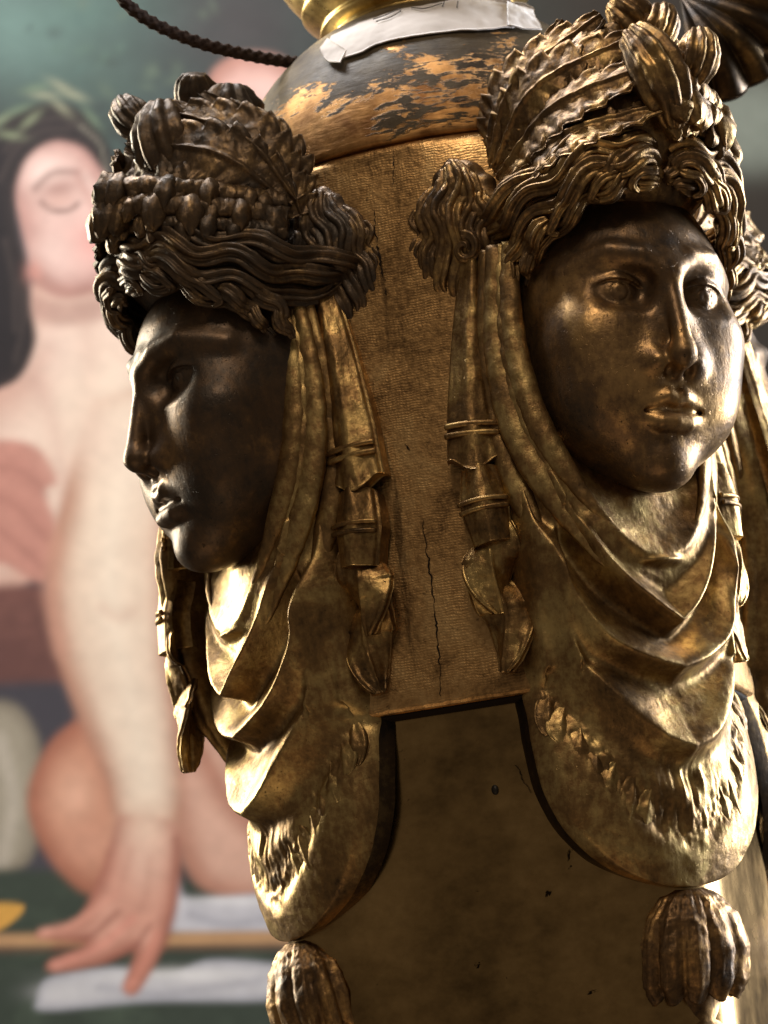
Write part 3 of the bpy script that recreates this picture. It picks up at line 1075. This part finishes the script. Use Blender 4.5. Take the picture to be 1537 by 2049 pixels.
half.append(lock([(20, 940, 54), (60, 952, 58), (112, 934, 42), (160, 898, 2), (194, 854, -56), (208, 810, -116), (210, 764, -146)], 20, 13, 0.85, 6, .26, 1.4, seed=5.1, wave=13, wn=4.2, up=UPH))
half.append(lock([(40, 984, 68), (92, 986, 60), (144, 958, 36), (180, 924, -4), (210, 890, -64)], 15, 10, 0.8, 5, .26, 1.0, seed=6.0, wave=12, wn=3.2, up=UPH))
# wisps curling on the forehead and down the temple
half.append(lock([(26, 970, 74), (58, 960, 80), (78, 936, 66), (62, 922, 58)], 14, 8, 0.8, 5, .2, 0.8, seed=8, wave=4, wn=1.2, up=UPH))
half.append(lock([(100, 968, 62), (134, 944, 50), (150, 914, 26), (132, 902, 30)], 14, 8, 0.8, 5, .2, 0.8, seed=9, wave=4, wn=1.2, up=UPH))
half.append(lock([(164, 932, 22), (194, 898, -12), (206, 858, -46), (192, 846, -32)], 15, 8, 0.8, 5, .2, 0.8, seed=10, wave=4, wn=1.2, up=UPH))
half.append(lock([(206, 880, -50), (230, 846, -80), (222, 816, -96), (232, 790, -112), (224, 770, -118)], 20, 9, 0.85, 6, .24, 1.2, seed=5, wave=9, wn=1.9, up=(1, 0, .4)))
half.append(lock([(226, 870, -110), (246, 826, -140), (238, 796, -148), (246, 768, -164), (238, 748, -172)], 21, 10, 0.85, 6, .24, 1.2, seed=7, wave=9, wn=1.7, up=(1, 0, .3)))
# the chignon over the ear: small curls on a rounded disc with a smooth rim
NB = len(half)
DL = np.array([0.62, 0, -0.78])
for i, (u, top, bot, r) in enumerate(((-62, 96, -96, 22), (-34, 140, -128, 24), (-4, 160, -146, 26), (28, 150, -138, 25), (58, 116, -112, 23), (82, 70, -72, 18))):
    vv = np.linspace(top, bot, 7)
    pts = []
    for j, v_ in enumerate(vv):
        w_ = 44 * math.sqrt(max(0.02, 1 - (u / 108.0) ** 2 - (v_ / 180.0) ** 2))
        pts.append(np.array([220, 896, -324.0]) + DL * (u * (1 - 0.25 * (v_ / 160.0) ** 2) + 9 * math.sin(j * 2.2 + i)) + np.array([0, v_, 0]) + np.array([0.78, 0, 0.62]) * w_)
    half.append(lock(pts, r, r * 0.8, 0.7, 6, .24, 1.5, seed=11 + i, wave=8, wn=2.2, up=(0.78, 0, 0.62), tip=0.3))
half.append(curl_lock(np.array([220, 866, -324.0]) + np.array([0.78, 0, 0.62]) * 52 - DL * 26, 30, DL, (0, 1, 0), 1.3, 13, 1.4, 8))
for k, (V, Q) in enumerate(half):
    nme = 'bun_curl' if k >= NB else 'hair_lock'
    HAIR.append((nme, quads_mesh(nme, V, Q)))
    V2, Q2 = mirror(V, Q)
    HAIR.append((nme, quads_mesh(nme, V2, Q2)))


def bun_sdf(p):
    q = p - np.array((220, 896, -324), np.float32)
    u, w = q[..., 0] * 0.62 - q[..., 2] * 0.78, q[..., 0] * 0.78 + q[..., 2] * 0.62
    d = ell(np.stack([u, q[..., 1], w], -1), (0, 0, 0), (104, 174, 46))
    d = smin(d, ell(p, (150, 925, -220), (56, 56, 90)), 30)
    return d + 2.5 * np.sin(p[..., 1] / 6.0 + 2 * np.sin(p[..., 2] / 30.0)) + 2.5 * np.sin(u / 9.0 + p[..., 1] / 23.0)


V, Q = surface_nets(bun_sdf, (40, 700, -440), (350, 1095, -20), 7.0, sym=False)
V = smooth_verts(V, Q, 1)
HAIR.append(('hair_bun', quads_mesh('hair_bun', V, Q)))
V2, Q2 = mirror(V, Q)
HAIR.append(('hair_bun', quads_mesh('hair_bun', V2, Q2)))


# ------------------------------------------------------------------ the mask: leaf diadem
def leaf(base, mid, tip, width, up, n=90, m=44, lobes=9, droop=0.13, thick=9, seed=0, serr=0.24, twist=0.0):
    path = catmull([base, mid, tip], n)
    T, Nn, B = frames(path, up)
    s = np.linspace(0, 1, n)
    if twist:
        a_ = (s[:, None] - 0.5) * twist
        Nn, B = Nn * np.cos(a_) + B * np.sin(a_), B * np.cos(a_) - Nn * np.sin(a_)
    env = np.sin(np.pi * np.clip(s * 0.86 + 0.10, 0, 1)) ** 0.7
    saw = (s * lobes) % 1.0
    edge = env * width * (1 - serr + serr * (saw ** 0.7) * 1.4)
    v = np.linspace(-1, 1, m)
    U, W = np.meshgrid(s, v, indexing='ij')
    lat = edge[:, None] * W
    veins = np.abs(np.sin((U * lobes * 1.0 - np.abs(W) * 0.9) * np.pi))
    z = -droop * width * np.abs(W) ** 1.6 * env[:, None] + 0.12 * width * np.exp(-(W / 0.07) ** 2) + 0.085 * width * (veins - 0.5) * np.abs(W) ** 0.6
    # lobe tips swell
    z = z + 0.14 * width * np.exp(-((np.abs(W) - 0.86) / 0.16) ** 2) * saw[:, None]
    top = path[:, None] + B[:, None] * lat[..., None] + Nn[:, None] * z[..., None]
    top = top + (fbm(top / 16.0, 2, seed) * 1.8)[..., None] * Nn[:, None]
    bot = top - Nn[:, None] * (thick * (1 - 0.6 * W ** 4))[..., None]
    Vt, Vb = top.reshape(-1, 3), bot.reshape(-1, 3)
    Q = [grid_quads(n, m, flip=True), grid_quads(n, m, off=n * m)]
    o = n * m
    k = np.arange(n - 1)
    for c, fl in ((0, True), (m - 1, False)):
        q = np.stack([k * m + c, (k + 1) * m + c, o + (k + 1) * m + c, o + k * m + c], -1)
        Q.append(q if not fl else q[:, ::-1])
    k = np.arange(m - 1)
    for r, fl in ((0, False), (n - 1, True)):
        q = np.stack([r * m + k, r * m + k + 1, o + r * m + k + 1, o + r * m + k], -1)
        Q.append(q if not fl else q[:, ::-1])
    return np.vstack([Vt, Vb]), np.vstack(Q)


def rolled_tip(L, R, ribs=9, seed=0, bend=0.3):
    """a leaf end rolled into a ribbed bud; long axis y, hanging from y=0 down to -L"""
    n, k = 46, 54
    t = np.linspace(0.02, 0.98, n)
    path = np.stack([bend * R * np.sin(t * 2.2), -L * t, 0.35 * R * np.sin(np.pi * t)], -1)
    r = R * np.sin(np.pi * np.clip(t * 0.90 + 0.08, 0, 1)) ** 0.55
    return tube(path, r, r * 0.86, (0, 0, 1), k, ribs, 0.13, 0.35, 3.0, seed)


DIADEM = []
LEAVES = [
    # base, mid, tip, width, up, lobes
    ((238, 1010, -225), (184, 1120, -60), (20, 1186, 64), 74, (0.50, 0.55, 0.66), 8),
    ((244, 1030, -240), (202, 1170, -120), (34, 1262, 0), 80, (0.68, 0.35, 0.62), 8),
    ((248, 1040, -250), (220, 1195, -180), (70, 1325, -76), 80, (0.85, 0.20, 0.45), 8),
    ((240, 1010, -258), (238, 1160, -232), (120, 1330, -150), 70, (0.95, 0.10, 0.25), 8),
    ((234, 970, -205), (182, 1052, -30), (8, 1100, 84), 70, (0.42, 0.60, 0.68), 9),
]
for i, (b, m_, t, w, u, lb) in enumerate(LEAVES):
    V, Q = leaf(b, m_, t, w, u, lobes=lb, seed=i)
    if i in (1, 2, 3):
        DIADEM.append(('diadem_leaf', quads_mesh('diadem_leaf', V, Q)))
    V2, Q2 = mirror(V, Q)
    DIADEM.append(('diadem_leaf', quads_mesh('diadem_leaf', V2, Q2)))


def garland(path, n, r, seed):
    """a row of fat overlapping leaf lobes along a path"""
    path = catmull(path, 200)
    T, Nn, B = frames(path, (0.3, 0.4, 0.85))
    parts = []
    th = np.linspace(0, 2 * np.pi, 16, endpoint=False)
    ph = np.linspace(0.05, np.pi - 0.05, 11)
    rg = np.random.default_rng(seed)
    for i in range(n):
        k = int(np.clip((i + 0.5 + rg.uniform(-0.3, 0.3)) / n, 0.01, 0.99) * 199)
        sc = r * (0.65 + 0.6 * rg.random())
        A, H = np.meshgrid(ph, th, indexing='ij')
        lz, ly, lx = -np.cos(A) * 1.45 + 0.55, np.sin(A) * np.cos(H) * 0.95, np.sin(A) * np.sin(H) * 0.92
        q = 1 - 0.24 * np.abs(np.sin(H * 2.5 + i)) * np.sin(A)
        tilt = 0.15 + 0.6 * rg.random()
        roll_ = rg.uniform(-0.6, 0.6)
        H = H + roll_
        t2, n2 = T[k] * math.cos(tilt) - Nn[k] * math.sin(tilt), Nn[k] * math.cos(tilt) + T[k] * math.sin(tilt)
        P = path[k] + Nn[k] * rg.uniform(-4, 10) + B[k] * rg.uniform(-8, 10) + sc * (t2 * (lx)[..., None] + n2 * (ly * q)[..., None] + B[k] * (lz * q)[..., None])
        parts.append((P.reshape(-1, 3), grid_quads(11, 16, True)))
    V, Q = tube(path, r * 0.6, r * 0.8, (0.3, 0.4, 0.85), 16)
    parts.append((V, Q))
    V, Q = merge(parts)
    V = V + np.stack([fbm(V / 15.0, 3, seed + j) for j in range(3)], -1) * 4.5
    return V, Q


for k, pth in enumerate(([(4, 1170, 66), (60, 1160, 60), (150, 1126, 0), (206, 1082, -110), (240, 1040, -230)],
                         [(4, 1122, 80), (60, 1116, 70), (156, 1086, 10), (214, 1046, -100), (246, 1006, -220)],
                         [(6, 1074, 52), (64, 1070, 50), (160, 1044, 4), (220, 1006, -100), (250, 972, -210)])):
    V, Q = garland(pth, (9, 9, 10)[k], (27, 29, 22)[k], 60 + k)
    DIADEM.append(('leaf_garland', quads_mesh('leaf_garland', V, Q)))


def core_sdf(p):
    p = p.copy()
    p[..., 0] = np.abs(p[..., 0])
    d = ell(p, (0, 1050, -150), (196, 190, 205))
    d = smin(d, ell(p, (40, 1200, -150), (120, 130, 130)), 50)
    return d


V, Q = surface_nets(core_sdf, (0, 850, -370), (210, 1350, 70), 9.0)
V = V + 7 * fbm(V / np.array([14, 40, 14]), 3, 2)[:, None]
DIADEM.append(('diadem_core', quads_mesh('diadem_core', V, Q)))
TIP_MESH = {}


def tip_mesh(L, R, seed):
    key = (L, R, seed)
    if key not in TIP_MESH:
        TIP_MESH[key] = quads_mesh('rolled_leaf_tip', *rolled_tip(L, R, 8 + seed % 3, seed))
    return TIP_MESH[key]


HOOD = []
for k, (pts, r_, fl) in enumerate((
        ([(190, 866, -190), (206, 740, -176), (212, 610, -150), (200, 490, -112), (166, 380, -66), (118, 290, -22), (60, 226, 8)], 27, .62),
        ([(208, 862, -214), (226, 720, -202), (234, 580, -178), (224, 450, -138), (188, 330, -84), (140, 222, -28), (92, 150, 16)], 32, .6),
        ([(218, 856, -232), (236, 700, -222), (242, 550, -204), (238, 410, -170), (218, 290, -124), (198, 176, -70), (172, 96, -20)], 28, .6),
        ([(200, 864, -206), (216, 730, -188), (222, 600, -162), (210, 470, -122), (176, 354, -72), (128, 252, -24)], 20, .7))):
    n = 90
    path = catmull(pts, n)
    t = np.linspace(0, 1, n)
    rr_ = r_ * (0.35 + 0.65 * np.sin(np.pi * np.clip(t * 0.86 + 0.10, 0, 1)) ** 0.8) * (0.06 + 0.94 * np.clip((1 - t) / 0.4, 0, 1) ** 0.8)
    path[:, 2] -= 10 * t ** 3
    V, Q = tube(path, rr_ * fl, rr_, (0.6, 0, 0.8), 26, 0, 0, 0, 2.0, 90 + k)
    HOOD.append(quads_mesh('veil_fold', V, Q))
    HOOD.append(quads_mesh('veil_fold', *mirror(V, Q)))
APRON = []
for P, wd, u_, i in apron_leaves():
    V, Q = leaf(P[0], P[1], P[2], wd, u_, n=30, m=16, lobes=1, droop=0.40, thick=20, seed=70 + i, serr=0.0)
    APRON.append(quads_mesh('apron_leaf', V, Q))
    if P[0][0] > 8:
        APRON.append(quads_mesh('apron_leaf', *mirror(V, Q)))


# ------------------------------------------------------------------ the mask: ribbons at the side
def strip(pts, widths, lat, thick=20, n=80, m=30, grooves=2, seed=0, crown=7.0, notch=0.0):
    path = catmull(pts, n)
    w = np.interp(np.linspace(0, 1, n), np.linspace(0, 1, len(widths)), widths)
    lat = np.asarray(lat, float)
    lat /= np.linalg.norm(lat)
    T = np.gradient(path, axis=0)
    T /= np.linalg.norm(T, axis=1)[:, None]
    B = lat - T * (T @ lat)[:, None]
    B /= np.linalg.norm(B, axis=1)[:, None]
    Nn = np.cross(B, -T)
    Nn *= np.sign(Nn[:, 2:3] + 1e-9)
    v = np.linspace(-1, 1, m)
    U, W = np.meshgrid(np.linspace(0, 1, n), v, indexing='ij')
    z = crown * (1 - W ** 2) * 1.6 + 3.5 * np.cos(W * np.pi * grooves * 1.5) - 16 * np.clip((np.abs(W) - 0.88) / 0.12, 0, 1) ** 2
    top = path[:, None] + B[:, None] * (w[:, None] * W)[..., None] + Nn[:, None] * z[..., None]
    if notch:
        top = top + T[:, None] * (notch * np.clip((U - 0.9) / 0.1, 0, 1) * np.cos(W * np.pi))[..., None]
    top = top + (fbm(top / np.array([14, 60, 14]), 2, seed) * 2.2)[..., None] * Nn[:, None]
    bot = top - Nn[:, None] * thick
    Q = [grid_quads(n, m), grid_quads(n, m, flip=True, off=n * m)]
    o = n * m
    k = np.arange(n - 1)
    for c, fl in ((0, False), (m - 1, True)):
        q = np.stack([k * m + c, (k + 1) * m + c, o + (k + 1) * m + c, o + k * m + c], -1)
        Q.append(q if not fl else q[:, ::-1])
    k = np.arange(m - 1)
    for r, fl in ((0, True), (n - 1, False)):
        q = np.stack([r * m + k, r * m + k + 1, o + r * m + k + 1, o + r * m + k], -1)
        Q.append(q if not fl else q[:, ::-1])
    V = np.vstack([top.reshape(-1, 3), bot.reshape(-1, 3)])
    return V, np.vstack(Q), path, B, Nn, w


LAT = (0.80, 0.0, -0.60)
RIB = []
V, Q, path, B, Nn, w = strip([(216, 838, -288), (242, 700, -268), (268, 540, -244), (282, 412, -222)], [30, 42, 52, 58], LAT, 30, grooves=1, crown=12, notch=16)
RIB.append(('ribbon', V, Q))
for i in (62, 66):
    a = np.linspace(-1, 1, 24)
    ring = path[i] + B[i] * (w[i] * a)[:, None] + Nn[i] * (18 - 12 * a ** 2)[:, None]
    V, Q = tube(ring, 6.0, 6.5, Nn[i], 12)
    RIB.append(('ribbon_ring', V, Q))
V, Q, path, B, Nn, w = strip([(272, 404, -222), (282, 330, -198), (276, 250, -182)], [40, 50, 40], LAT, 40, grooves=1, crown=16)
RIB.append(('ribbon_knot', V, Q))
for i in (38, 46):
    a = np.linspace(-1, 1, 24)
    ring = path[i] + B[i] * (w[i] * a)[:, None] + Nn[i] * (26 - 18 * a ** 2)[:, None]
    V, Q = tube(ring, 5.0, 5.5, Nn[i], 12)
    RIB.append(('ribbon_ring', V, Q))
for k, (a, b, c, wd) in enumerate((((262, 300, -196), (290, 220, -172), (272, 110, -168), 58), ((300, 216, -206), (268, 120, -166), (282, -8, -164), 54))):
    V, Q = leaf(a, b, c, wd, (0.55, 0, 0.84), n=60, m=30, lobes=2, droop=0.55, thick=26, seed=40 + k, serr=0.04, twist=(1.7, -1.7)[k])
    RIB.append(('ribbon_tail', V, Q))
RIBM = []
for nme, V, Q in RIB:
    V = V + np.array([14, 0, 18])
    RIBM.append((nme, quads_mesh(nme, V, Q)))
    RIBM.append((nme, quads_mesh(nme, *mirror(V, Q))))


pth = catmull([(-214, 700, -190), (-236, 480, -90), (-240, 330, -62), (-240, 180, -62), (-234, 40, -76), (-222, -110, -90)], 60)
V, Q = tube(pth, np.interp(np.linspace(0, 1, 60), [0, .3, .8, 1], [50, 92, 84, 30]), np.interp(np.linspace(0, 1, 60), [0, .3, .8, 1], [20, 30, 26, 10]), (0, 0, 1), 30, 5, 0.1, 0.2, 3.0, 3)
FOLD = quads_mesh('lappet_fold', V, Q)


# ------------------------------------------------------------------ pendant bud under the apron
t_ = np.linspace(0, 1, 70)
pth = np.stack([0 * t_, -450 - 205 * t_, 6 + 8 * np.sin(t_ * 3)], -1)
rb_ = np.interp(t_, [0, .06, .25, .55, .85, 1], [34, 62, 98, 114, 112, 92])
ra_ = np.interp(t_, [0, .06, .25, .55, .85, 1], [26, 46, 66, 78, 74, 58])
n_, k_ = 70, 110
th = np.linspace(0, 2 * np.pi, k_, endpoint=False)
flute = np.abs(np.sin(th * 5.5 + 0.4)) ** 0.6
fine = np.sin(th * 31)
G = 1 + (0.20 * (flute - 0.6))[None] * np.clip(t_ * 2.2, 0, 1)[:, None] + 0.018 * fine[None]
V = np.stack([np.sin(th)[None] * rb_[:, None] * G, np.broadcast_to(pth[:, 1:2], (n_, k_)) - 26 * (flute - 0.5)[None] * (t_ ** 3)[:, None], pth[:, 2:3] + np.cos(th)[None] * ra_[:, None] * G], -1)
V = V + fbm(V.reshape(-1, 3) / np.array([9, 40, 9]), 3, 5).reshape(n_, k_, 1) * 3.5 * np.stack([np.sin(th), 0 * th, np.cos(th)], -1)[None]
inner = V[-1] * np.array([0.72, 1, 0.72]) + np.array([0, 26, 4.0])
VV = np.vstack([V.reshape(-1, 3), inner])
Q = grid_quads(n_ + 1, k_, True, flip=True)
st = tube(np.array([[0, -590, 6], [0, -660, 4], [0, -700, 2], [0, -720, 2], [0, -800, 0]], float), [56, 50, 46, 58, 36], [60, 54, 50, 62, 40], (0, 0, 1), 32)
V, Q = merge([(VV, Q), st])
PEND = quads_mesh('pendant_bud', V, Q)


# ------------------------------------------------------------------ assemble the masks
def mask_matrix(az):
    rad = Vector((math.sin(az), -math.cos(az), 0))
    tan = Vector((math.cos(az), math.sin(az), 0))
    up_ = Vector((0, 0, 1))
    y = up_ * math.cos(TAU) + rad * math.sin(TAU)
    z = rad * math.cos(TAU) - up_ * math.sin(TAU)
    o = (rad * 600 + y * YO + z * ZO) * S
    return Matrix(((tan.x, y.x, z.x, o.x), (tan.y, y.y, z.y, o.y), (tan.z, y.z, z.z, o.z), (0, 0, 0, 1)))


def child(name, me, mat, parent):
    o = obj(name, me, mat, parent)
    return o


# rolled leaf ends: (x, y, z of the top), length, radius, roll (deg), pitch, seed
TIPS_RIGHT = [(-52, 1262, 20, 230, 62, 14, -12, 1), (74, 1262, 70, 120, 50, -20, 10, 2), (-30, 1370, -110, 120, 52, 30, 0, 3), (60, 1350, -60, 110, 44, -30, 0, 4)]
TIPS_LEFT = [(66, 1336, -96, 210, 74, -8, 6, 5), (-66, 1396, -70, 120, 44, 20, 10, 2), (20, 1420, -210, 90, 46, -50, 30, 3), (96, 1360, -250, 120, 66, -30, 20, 4)]
def yaw_matrix(deg, tilt=0.0, pz=130.0):
    """turn of the head on its neck about a vertical line through the nose, and its sideways tilt"""
    c = Matrix.Translation((0, 640 * S, pz * S))
    return c @ Matrix.Rotation(math.radians(tilt), 4, 'Z') @ Matrix.Rotation(math.radians(deg), 4, 'Y') @ c.inverted()


def own_material(o, mat):
    o.material_slots[0].link = 'OBJECT'
    o.material_slots[0].material = mat


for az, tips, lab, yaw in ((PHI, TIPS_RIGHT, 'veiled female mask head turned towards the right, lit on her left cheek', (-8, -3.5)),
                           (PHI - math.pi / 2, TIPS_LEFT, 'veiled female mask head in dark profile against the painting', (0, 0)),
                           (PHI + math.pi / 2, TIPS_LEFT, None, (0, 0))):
    head = obj('mask_head', FACE, M['face'], stand)
    head.matrix_local = mask_matrix(az) @ yaw_matrix(*yaw)
    back = yaw_matrix(*yaw).inverted()
    if lab:
        head['label'] = lab
    child('veil', VEIL, M['veil'], head).matrix_local = back
    for nme, me in HAIR:
        o = child(nme, me, M['hair'], head)
        if nme != 'hair_lock':
            o.matrix_local = back
    for nme, me in DIADEM:
        child(nme, me, M['hair'] if nme == 'diadem_core' else M['leaf'], head)
    for k, (nme, me) in enumerate(RIBM):
        o = child(nme, me, M['ribbon'], head)
        o.matrix_local = back
        if tips is TIPS_LEFT and k % 2:          # on this mask the far lappet swings forward, on a thicker fold
            o.matrix_local = Matrix.Translation((34 * S, -40 * S, 196 * S)) @ Matrix.Rotation(math.radians(-1.5), 4, 'X')
    if tips is TIPS_LEFT:
        child('lappet_fold', FOLD, M['veil'], head)
    for me in HOOD:
        child('veil_fold', me, M['veil'], head).matrix_local = back
    for me in APRON:
        child('apron_leaf', me, M['veil'], head).matrix_local = back
    child('pendant_bud', PEND, M['bud'], head).matrix_local = back
    for (x, y, z, L, R, roll, pit, sd) in tips:
        t = child('rolled_leaf_tip', tip_mesh(L, R, sd), M['hair'], head)
        t.location = (x * S, y * S, z * S)
        t.rotation_euler = (math.radians(pit), 0, math.radians(roll))


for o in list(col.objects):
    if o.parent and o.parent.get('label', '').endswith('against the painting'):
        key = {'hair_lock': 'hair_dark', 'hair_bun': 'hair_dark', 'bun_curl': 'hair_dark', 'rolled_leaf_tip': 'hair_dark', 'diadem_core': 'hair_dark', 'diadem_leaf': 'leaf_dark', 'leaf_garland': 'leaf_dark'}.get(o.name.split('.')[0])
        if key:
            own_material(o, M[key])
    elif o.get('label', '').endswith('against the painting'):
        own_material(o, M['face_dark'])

# ------------------------------------------------------------------ paper tape, cord, shell
def dome_hit(px, py, lift=3.0):
    """point of the dome along a pixel's ray, relative to the stand's axis"""
    k = np.array([1 / (DR + lift), 1 / (DR + lift), 1 / (DH + lift)])
    d = ray(px, py)
    o = -(AX + np.array([0, 0, DC]))
    dd, oo = d * k, o * k
    a, b, c = dd @ dd, oo @ dd, oo @ oo - 1
    t = (-b - math.sqrt(max(b * b - a * c, 0))) / a
    p = o + d * t
    p[2] += DC
    return p


def body_hit(px, py, ap, p=7.0, lift=2.0):
    """point of the squarish body (half-width ap) along a pixel's ray"""
    r = ray(px, py)
    def gap(dep):
        q = r * dep - AX
        th = math.atan2(q[0], -q[1])
        return math.hypot(q[0], q[1]) - ap * float(sq_radius(np.array(th - PANEL_AZ), p)) - lift
    lo, hi = 4600.0, 5200.0
    for _ in range(30):
        m_ = (lo + hi) / 2
        lo, hi = (m_, hi) if gap(m_) > 0 else (lo, m_)
    return r * hi - AX


def sheet(P, nrm, thick):
    """closed thin sheet from a grid of points"""
    n, m = P.shape[:2]
    top, bot = P.reshape(-1, 3), (P - nrm * thick).reshape(-1, 3)
    o = n * m
    Q = [grid_quads(n, m, flip=True), grid_quads(n, m, off=o)]
    k = np.arange(n - 1)
    for c in (0, m - 1):
        q = np.stack([k * m + c, (k + 1) * m + c, o + (k + 1) * m + c, o + k * m + c], -1)
        Q.append(q if c else q[:, ::-1])
    k = np.arange(m - 1)
    for r in (0, n - 1):
        q = np.stack([r * m + k, r * m + k + 1, o + r * m + k + 1, o + r * m + k], -1)
        Q.append(q[:, ::-1] if r else q)
    return np.vstack([top, bot]), np.vstack(Q)


def tape_grid(lowr, uppr, n, m, lift, seed, rough=2.2):
    lo_, up_ = catmull(lowr, n), catmull(uppr, n)
    P = np.zeros((n, m, 3))
    for i in range(n):
        for j in range(m):
            q = lo_[i] + (up_[i] - lo_[i]) * (j / (m - 1))
            P[i, j] = dome_hit(q[0], q[1], lift)
    nr = P - np.array([0, 0, DC])
    nr = nr / np.array([DR ** 2, DR ** 2, DH ** 2])
    nr /= np.linalg.norm(nr, axis=-1)[..., None]
    return P + nr * (rough * fbm(P / 42.0, 3, seed))[..., None], nr


tape_root = None
P, nr = tape_grid([(646, 112), (668, 118), (720, 104), (768, 82), (880, 62), (960, 58), (1030, 52)], [(662, 70), (690, 56), (740, 36), (800, 18), (880, 2), (950, -8), (1020, -14)], 90, 20, 8, 8)
V, Q = sheet(P, nr, 3.0)
tape = obj('paper_tape', quads_mesh('paper_tape', V, Q), M['paper'])
tape.location = V3(AX)
tag(tape, 'crumpled strip of white paper tape stuck across the dark dome', 'tape')
P, nr = tape_grid([(1016, 48), (1050, 54), (1084, 58)], [(1014, 4), (1040, 2), (1066, 14)], 24, 16, 14, 18, 5.0)
V, Q = sheet(P, nr, 3.0)
obj('folded_end', quads_mesh('folded_end', V, Q), M['paper'], tape)
P, nr = tape_grid([(640, 96), (652, 118), (680, 124)], [(654, 74), (668, 84), (690, 96)], 18, 10, 15, 28, 4.0)
V, Q = sheet(P, nr, 3.0)
obj('folded_end', quads_mesh('folded_end', V, Q), M['paper'], tape)
for pts in ([(746, 38), (770, 30), (796, 18), (800, 22), (780, 34), (752, 42)], [(822, 14), (850, 16), (884, 6)], [(885, 12), (889, 2)], [(914, 14), (916, 2)]):
    path = np.array([dome_hit(x, y, 12.0) for x, y in catmull(pts, 30)])
    V, Q = tube(path, 1.2, 1.2, (0, -1, 0), 6)
    obj('pencil_stroke', quads_mesh('pencil_stroke', V, Q), M['ink'], tape)

# braided cord hanging from the upper left to behind the dome
path = np.array([at_depth(x, y, dp) for x, y, dp in catmull([(215, -60, 5250), (246, -2, 5290), (300, 42, 5350), (390, 82, 5430), (480, 106, 5510), (570, 122, 5600), (680, 130, 5780)], 260)])
T, Nn, B = frames(path, (0, 0, 1))
nseg = 30
th = np.linspace(0, 2 * np.pi, nseg, endpoint=False)
arc = np.concatenate([[0], np.cumsum(np.linalg.norm(np.diff(path, axis=0), axis=1))])
rr = 12.5 * (1 + 0.16 * np.sin(4 * th[None] + arc[:, None] / 4.6) + 0.07 * np.sin(-4 * th[None] + arc[:, None] / 4.6))
V = path[:, None] + Nn[:, None] * (rr * np.cos(th))[..., None] + B[:, None] * (rr * np.sin(th))[..., None]
c0 = V3(path[0])
V = V - path[0]
cord = obj('braided_cord', quads_mesh('braided_cord', V.reshape(-1, 3), grid_quads(len(path), nseg, True)), M['cord'])
cord.location = c0
tag(cord, 'dark brown braided cord sagging from the upper left to the dome', 'cord')


# fluted bronze shell of a neighbouring piece, upper right, out of focus
def build_shell():
    n, m = 60, 200
    apex = np.array(at_depth(1360, -10, 6150))
    t = np.linspace(0, 1, n)
    a = np.linspace(math.radians(-95), math.radians(40), m)
    U, A = np.meshgrid(t, a, indexing='ij')
    ribs = np.abs(np.cos(A * 10.0))
    r = 300 * U * (1 + 0.06 * (ribs - 0.5))
    dx = r * np.cos(A)
    dz = r * np.sin(A)
    dy = -120 * np.sin(U * np.pi * 0.55) - 30 * U * (ribs - 0.5) + 160 * U ** 3 * 0.6
    P = np.stack([dx, dy, dz], -1)
    nr = np.zeros_like(P)
    nr[..., 1] = -1
    V, Q = sheet(P, nr, 14)
    o = obj('fluted_shell', quads_mesh('fluted_shell', V, Q), M['shell'])
    o.location = V3(apex)
    tag(o, 'dark fluted bronze shell ornament in the upper right corner', 'ornament')
    k = np.linspace(0, 1, 24)
    path = np.stack([60 + 230 * k, 10 - 40 * np.sin(k * 3), -150 - 60 * np.sin(k * 2.2)], -1)
    V, Q = tube(path, 34 * np.sin(np.pi * (0.1 + 0.8 * k)), 34 * np.sin(np.pi * (0.1 + 0.8 * k)), (0, 0, 1), 24)
    obj('scroll', quads_mesh('scroll', V, Q), M['shell'], o)


build_shell()


# ------------------------------------------------------------------ small wear: crack, dents, dowel holes on the body
def crack(pts, ap, p, width, name='crack', n=80, seed=0):
    q = catmull(pts, n)
    q = q + np.stack([2.6 * fbm(np.stack([q[:, 1] / 9.0, q[:, 0] * 0, q[:, 0] * 0 + seed], -1), 3, seed), 0 * q[:, 0]], -1)
    P = np.array([body_hit(x, y, ap(y), p, 4.0) for x, y in q])
    s = np.linspace(0, 1, n)
    r = width * np.sin(np.pi * np.clip(s * 0.94 + 0.03, 0, 1)) ** 0.5 * (1 + 0.8 * vnoise(np.stack([s * 22, s * 0 + seed, s * 0], -1), seed))
    out = P.copy()
    out[:, 2] = 0
    out /= np.linalg.norm(out, axis=1)[:, None]
    T, Nn, B = frames(P, out.mean(0))
    V, Q = tube(P, np.full(n, 1.0), np.maximum(r * 0.42, 0.5), out.mean(0), 10)
    return obj(name, quads_mesh(name, V, Q), M['crack'], stand)


apu = lambda y: float(np.interp(y, [300, 700, 1100, 1450], [478, 484, 496, 509]))
crack([(748, 420), (752, 470), (760, 520), (770, 562)], apu, 2.9, 4.2, seed=1)
crack([(772, 575), (773, 590)], apu, 2.9, 3.0, seed=2)
crack([(845, 1040), (856, 1120), (866, 1200), (876, 1290), (882, 1392)], apu, 3.2, 3.6, seed=3)
crack([(788, 300), (786, 340), (788, 372)], apu, 2.8, 3.0, seed=4)
crack([(808, 888), (818, 900)], apu, 3.0, 4.0, seed=5)
crack([(1030, 1530), (1046, 1560), (1062, 1586)], lambda y: 472, 5.1, 1.6, seed=6)
q = body_hit(990, 1580, 472, 5.1, 1.0)
a = np.linspace(0, 1, 8)
V, Q = tube(np.array([q + az_dir(PANEL_AZ) * k for k in (-4, 1.5)]), 10, 7, (0, 0, 1), 20)
obj('dowel_hole', quads_mesh('dowel_hole', V, Q), M['screw'], stand)
